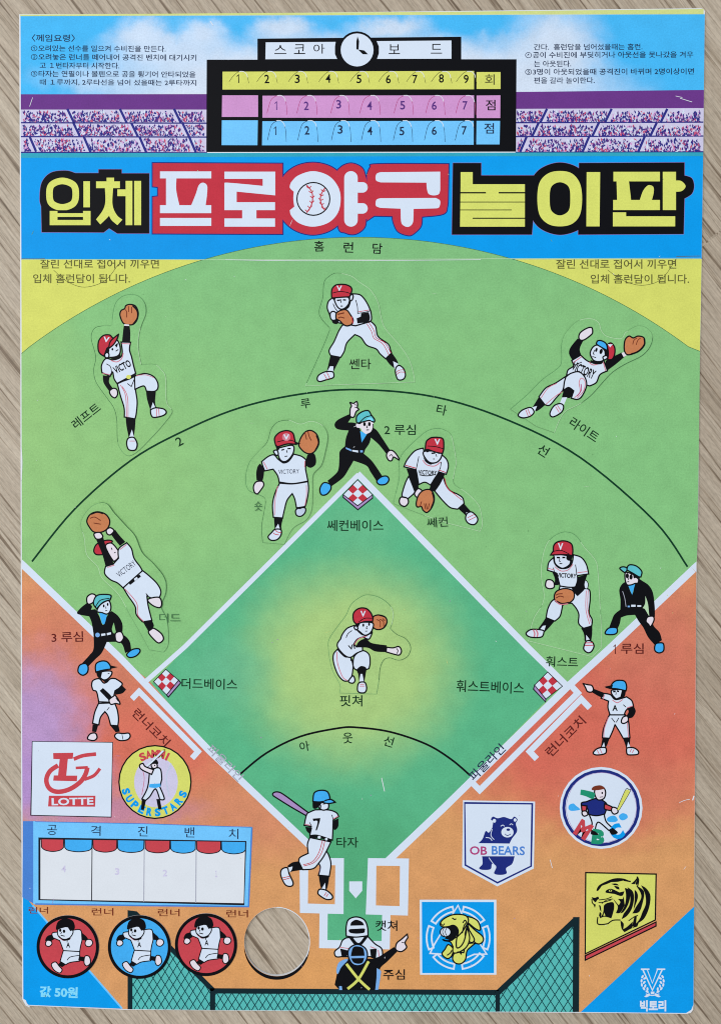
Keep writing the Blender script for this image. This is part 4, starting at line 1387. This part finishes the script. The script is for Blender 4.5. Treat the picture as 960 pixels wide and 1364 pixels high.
em.z = LV(24); em.text('M', 600 + 627 / 3.556, 1010 + 338 / 3.556, 19, 23, -32, 'RD', .07); em.text('B', 600 + 698 / 3.556, 1010 + 372 / 3.556, 17, 20, -8, 'HG', .07); em.text('C', 600 + 785 / 3.556, 1010 + 348 / 3.556, 17, 21, 28, 'BB', .07)
def ringarc(cx, cy, r, a0, a1): return ' '.join('%.1f,%.1f' % (cx + r * math.sin(R(a)), cy - r * math.cos(R(a))) for a in [a0 + (a1 - a0) * k / 8 for k in range(9)])
_arcs = ''
for a0, a1 in ((-58, -10), (10, 56), (68, 112), (-112, -68), (126, 172), (-172, -128)):
    pts = ['*' + p for p in (ringarc(353, 500, 212, a0, a1) + ' ' + ringarc(353, 500, 178, a1, a0)).split()]
    _arcs += 'c W 1.9 ' + ' '.join(pts) + '\n'
emblem('emblem_square', 'blue square emblem with a yellow roaring lion head', (540, 1150, 5.053), '''
q W 94,244 610,244 610,749 97,749
q BB 109,259 594,260 594,738 111,738
''' + _arcs + '''
c W 2 *352,282 *400,392 *545,610 *460,612 *352,660 *250,612 *164,605 *196,540
q BB 300,360 408,360 470,560 400,640 290,640 215,560
@lion_head
n K *255,425 300,405 350,420 *370,470 *345,505 300,515 *262,505 285,470
n Y *395,400 *480,520 440,560 410,600 380,640 330,600 310,540 *340,490
f Y *405,356 450,366 486,390 503,436 494,450 462,434 *415,395
f Y *412,398 465,448 514,488 522,518 498,541 466,532 442,490
f Y *412,425 440,470 462,512 446,532 418,518 400,480
f Y *470,536 440,560 412,590 402,645 372,674 336,671 316,645 322,612 345,598 *390,600 *402,540
f Y 264,578 286,546 318,572 312,616 286,640 256,626 245,604
f Y *250,512 280,520 *312,516 *345,492 340,535 345,568 372,556 396,512 *412,430 430,500 410,560 360,596 320,600 *318,560 300,528 262,520
f Y 232,408 250,378 300,350 352,342 405,352 422,385 402,425 378,462 *344,496 354,462 345,432 320,416 285,425 248,426
l K 1.4 *384,400 398,382 408,396 392,420 *380,470
l K 1.5 *345,598 360,596 376,612
l K 1.3 *278,618 300,602 310,584
l K 1.4 *312,366 328,376 340,372
l K 1.2 *236,404 250,416 *262,404
e W 268 461 36 32
c K 1.3 232,461 243,438 268,429 293,438 304,461 293,484 268,493 243,484
l K .8 258,434 248,460 260,490
l K .8 276,432 266,460 278,490
''')
emblem('emblem_banner', 'yellow slanted banner emblem with a black striped tiger head', (750, 1140, 4.571), '''
p YL 135,102 563,111 558,390 132,596
p RD 132,608 562,403 562,427 132,635
@tiger_head
n K 210,212 200,210 215,180 260,155 310,137 365,138 *408,156 *365,150 *330,158 *290,160 262,172 235,182 222,198
n K 255,222 262,208 285,200 305,205 *340,222 *370,215 *362,240 345,244 *310,232 280,228
e YL 285 212 9 6
e K 285 212 4 5
n K *305,182 335,188 *340,205 322,200
n K *288,170 320,168 *338,180 310,178
n K *170,250 190,255 210,248 *216,262 205,268 195,282 180,270
l K 1.2 *172,262 175,285 190,300
q K 180,290 196,296 190,318
l K 1 *215,268 260,262 295,248
l K .9 *212,284 250,280 290,268
l K .9 *232,290 260,270 300,262
n K *245,302 262,288 300,282 308,310 300,350 *290,380 250,370 *222,380 240,345
q YL 246,345 254,362 242,366
n K *215,300 225,305 *230,340 222,330
n K *220,340 230,352 224,378 *215,362
n K *300,258 *335,300 345,280 *330,262 *360,262 *365,245 *372,300 345,345 *318,348 330,310 *312,280
l K 1.3 *208,372 206,410 230,418 *270,412 300,392 *345,390
n K *372,195 395,205 405,245 390,300 365,340 *345,350 372,300 380,240
n K *388,190 420,215 428,260 415,320 385,365 *352,385 *365,352 400,300 405,240
l K 1.5 *365,148 *408,156
n K *410,170 432,150 *452,124 458,150 *444,178 *436,168 448,142 *432,172
l K 1.3 *445,126 456,146 *450,185
n K *440,180 475,200 490,225 482,280 460,340 *418,350 *440,310 470,260 468,225
n K *432,205 448,225 450,260 *425,330 *432,270
n K *470,178 505,200 528,245 518,320 490,380 *455,408 *480,340 500,290 495,230
n K *345,392 365,412 *362,445 385,432 *420,400 *415,440 *455,395 *470,370 *448,430 415,440 *370,464 352,440
n K *430,372 *445,362 *440,420 *415,432
l K 1 *395,395 430,370 *452,362
''')
em = emblem('publisher_mark', 'white laurel wreath mark with a letter V in the blue corner', (750, 1140, 4.571), '''
l W 1.6 *480,688 *540,818 *602,688
l W 1.1 *508,690 *540,775 *572,690
l W 2 *470,690 *522,690
l W 2 *566,690 *618,690
l W 1 500,840 540,850 582,840
n W *490,856 *520,835 *530,848 505,860
n W *590,856 *560,835 *550,848 575,860
q W 530,826 552,826 552,842 530,842
''' + '\n'.join('e W %d %d 11 6 %d' % t for t in ((480, 735, 60), (474, 760, 80), (476, 785, 100), (488, 808, 125), (508, 826, 150), (494, 745, 30), (490, 770, 50), (496, 792, 70), (510, 810, 95),
        (602, 735, -60), (608, 760, -80), (606, 785, -100), (594, 808, -125), (574, 826, -150), (588, 745, -30), (592, 770, -50), (586, 792, -70), (572, 810, -95))))
em.text('빅토리', 750 + 544 / 4.571, 1140 + 912 / 4.571, 35, 15, 0, 'W', .045)

# ---------------------------------------------------------------- bench panel for the attacking side
bp = printed('bench_panel', 'light blue bench panel with four white cells under red and blue awnings', (20, 1080, 2.909), '''
q MB 32,40 78,40 78,362 30,335
q LB 72,40 918,62 905,372 72,362
l MB 2 *918,64 *905,371 *500,367 *80,361
l MB .8 *80,42 *500,50 *915,64
@bench_row
q KB 92,103 897,117 889,366 92,346
q PW 100,112 892,122 886,358 100,342
''', 12)
for x, i in ((300, 0), (502, 1), (703, 2)):
    Ib = Ink('divider', bp.o, CARD_ORG, LV(23)); Ib.stroke([(20 + x / 2.909, 1080 + 112 / 2.909), (20 + (x - 2) / 2.909, 1080 + (348 + i * 4) / 2.909)], 1.2, 'GR' if i else 'KB')
for i, (a, b) in enumerate(((103, 190), (193, 300), (303, 396), (398, 501), (505, 601), (603, 700), (704, 798), (800, 894))):
    t0 = 107 + 12 * a / 900; dr = 44
    pts = smooth(parse(f'*{a},{t0} *{b},{t0 + 1.3} *{b - 1},{t0 + dr - 10} {b - 14},{t0 + dr} {(a + b) / 2},{t0 + dr + 5} {a + 14},{t0 + dr - 1} *{a + 1},{t0 + dr - 12}'), True)
    Ia = Ink('awning', bp.o, CARD_ORG, LV(23)); pts = [(20 + x / 2.909, 1080 + y / 2.909) for x, y in pts]
    Ia.poly(pts, ('RD', 'L')[i % 2]); Ia.up(); Ia.stroke(pts, 1.3, 'KB', True)
It = Ink('lettering', bp.o, CARD_ORG, LV(23))
for c, x, y in (('공', 145, 74), ('격', 314, 77), ('진', 496, 79), ('밴', 677, 83), ('치', 847, 89)): It.text(c, 20 + x / 2.909, 1080 + y / 2.909, 13, 13.5, -1, 'TX')
for c, x, y in (('4', 190, 225), ('3', 397, 235), ('2', 582, 241), ('1', 780, 244)): It.text(c, 20 + x / 2.909, 1080 + y / 2.909, 3 if c == '1' else 6, 9, 0, 'FN', .03)

# ---------------------------------------------------------------- round runner tokens seated in the card
RUN = '''
@trousers
f W *298,345 *397,350 *397,410 340,418 *312,432 *278,412 290,370
l K .9 320,405 340,385 395,375
@jersey
f W *342,225 400,220 412,270 402,320 *397,352 *298,346 285,310 *275,285 *233,267 230,240 265,233
l P .8 268,262 300,285 342,272
T K 327 312 24 32 0|A
l K .8 *322,282 *320,296
@sleeve
n K *230,248 *242,277 *217,292 188,287 200,258
@sleeve
n K *405,233 440,263 *452,287 *408,282
@hand
f S 190,300 200,284 222,288 228,305 212,320 194,316
@hand
f S 430,300 440,280 465,280 476,300 460,320 438,318
@sock
n K *280,415 *312,432 *290,447 *263,432
@sock
n K *393,380 *427,385 *422,412 *388,405
@shoe
f S 225,430 250,415 272,440 290,462 275,482 242,464
@shoe
f S 430,380 455,383 462,420 440,439 424,420
@head
f W 263,228 280,203 330,203 357,230 337,267 300,277 268,257
n K *270,252 300,276 *342,262 335,280 295,284
n K 253,217 265,170 310,150 355,165 367,210 *340,228 *322,200 300,206 *278,212
e K 279 222 7 10
e K 302 228 8 10
l K .9 288,232 282,244
l K 1 282,252 306,258
'''
def token(label, cx, cy, r, k, dx, dy):
    X, Y = P(cx, cy); org = (X, Y, T + 26 * DZ)
    I = Ink('runner_token', None, org, T)
    slab(I, [ellipse(cx, cy, r, r * 1.01, 0, 64)], org[2], org[2] + PZ * 1.5, 'K', 'PW')
    tag(I.o, label, 'game token', 'round runner tokens along the bottom of the board')
    I.z = org[2] + PZ * 1.5 + DZ; I.poly(ellipse(cx, cy, r - 4.2, (r - 4.2) * 1.01, 0, 64), k)
    draw(RUN, I, org, (20 + dx, 1190 + dy, 4.571), I.z + DZ, 1.4)
token('round red token with a running player, leftmost in the row beside the blue corner', 91, 1260.8, 41.6, 'RD', 0, 0)
token('round blue token with a running player in the middle of the row', 186.2, 1261, 42, 'L', 94.5, -.5)
token('round red token with a running player next to the empty round hole', 274.7, 1258, 41.4, 'RD', 184, -3)

for I in ALL: I.build()
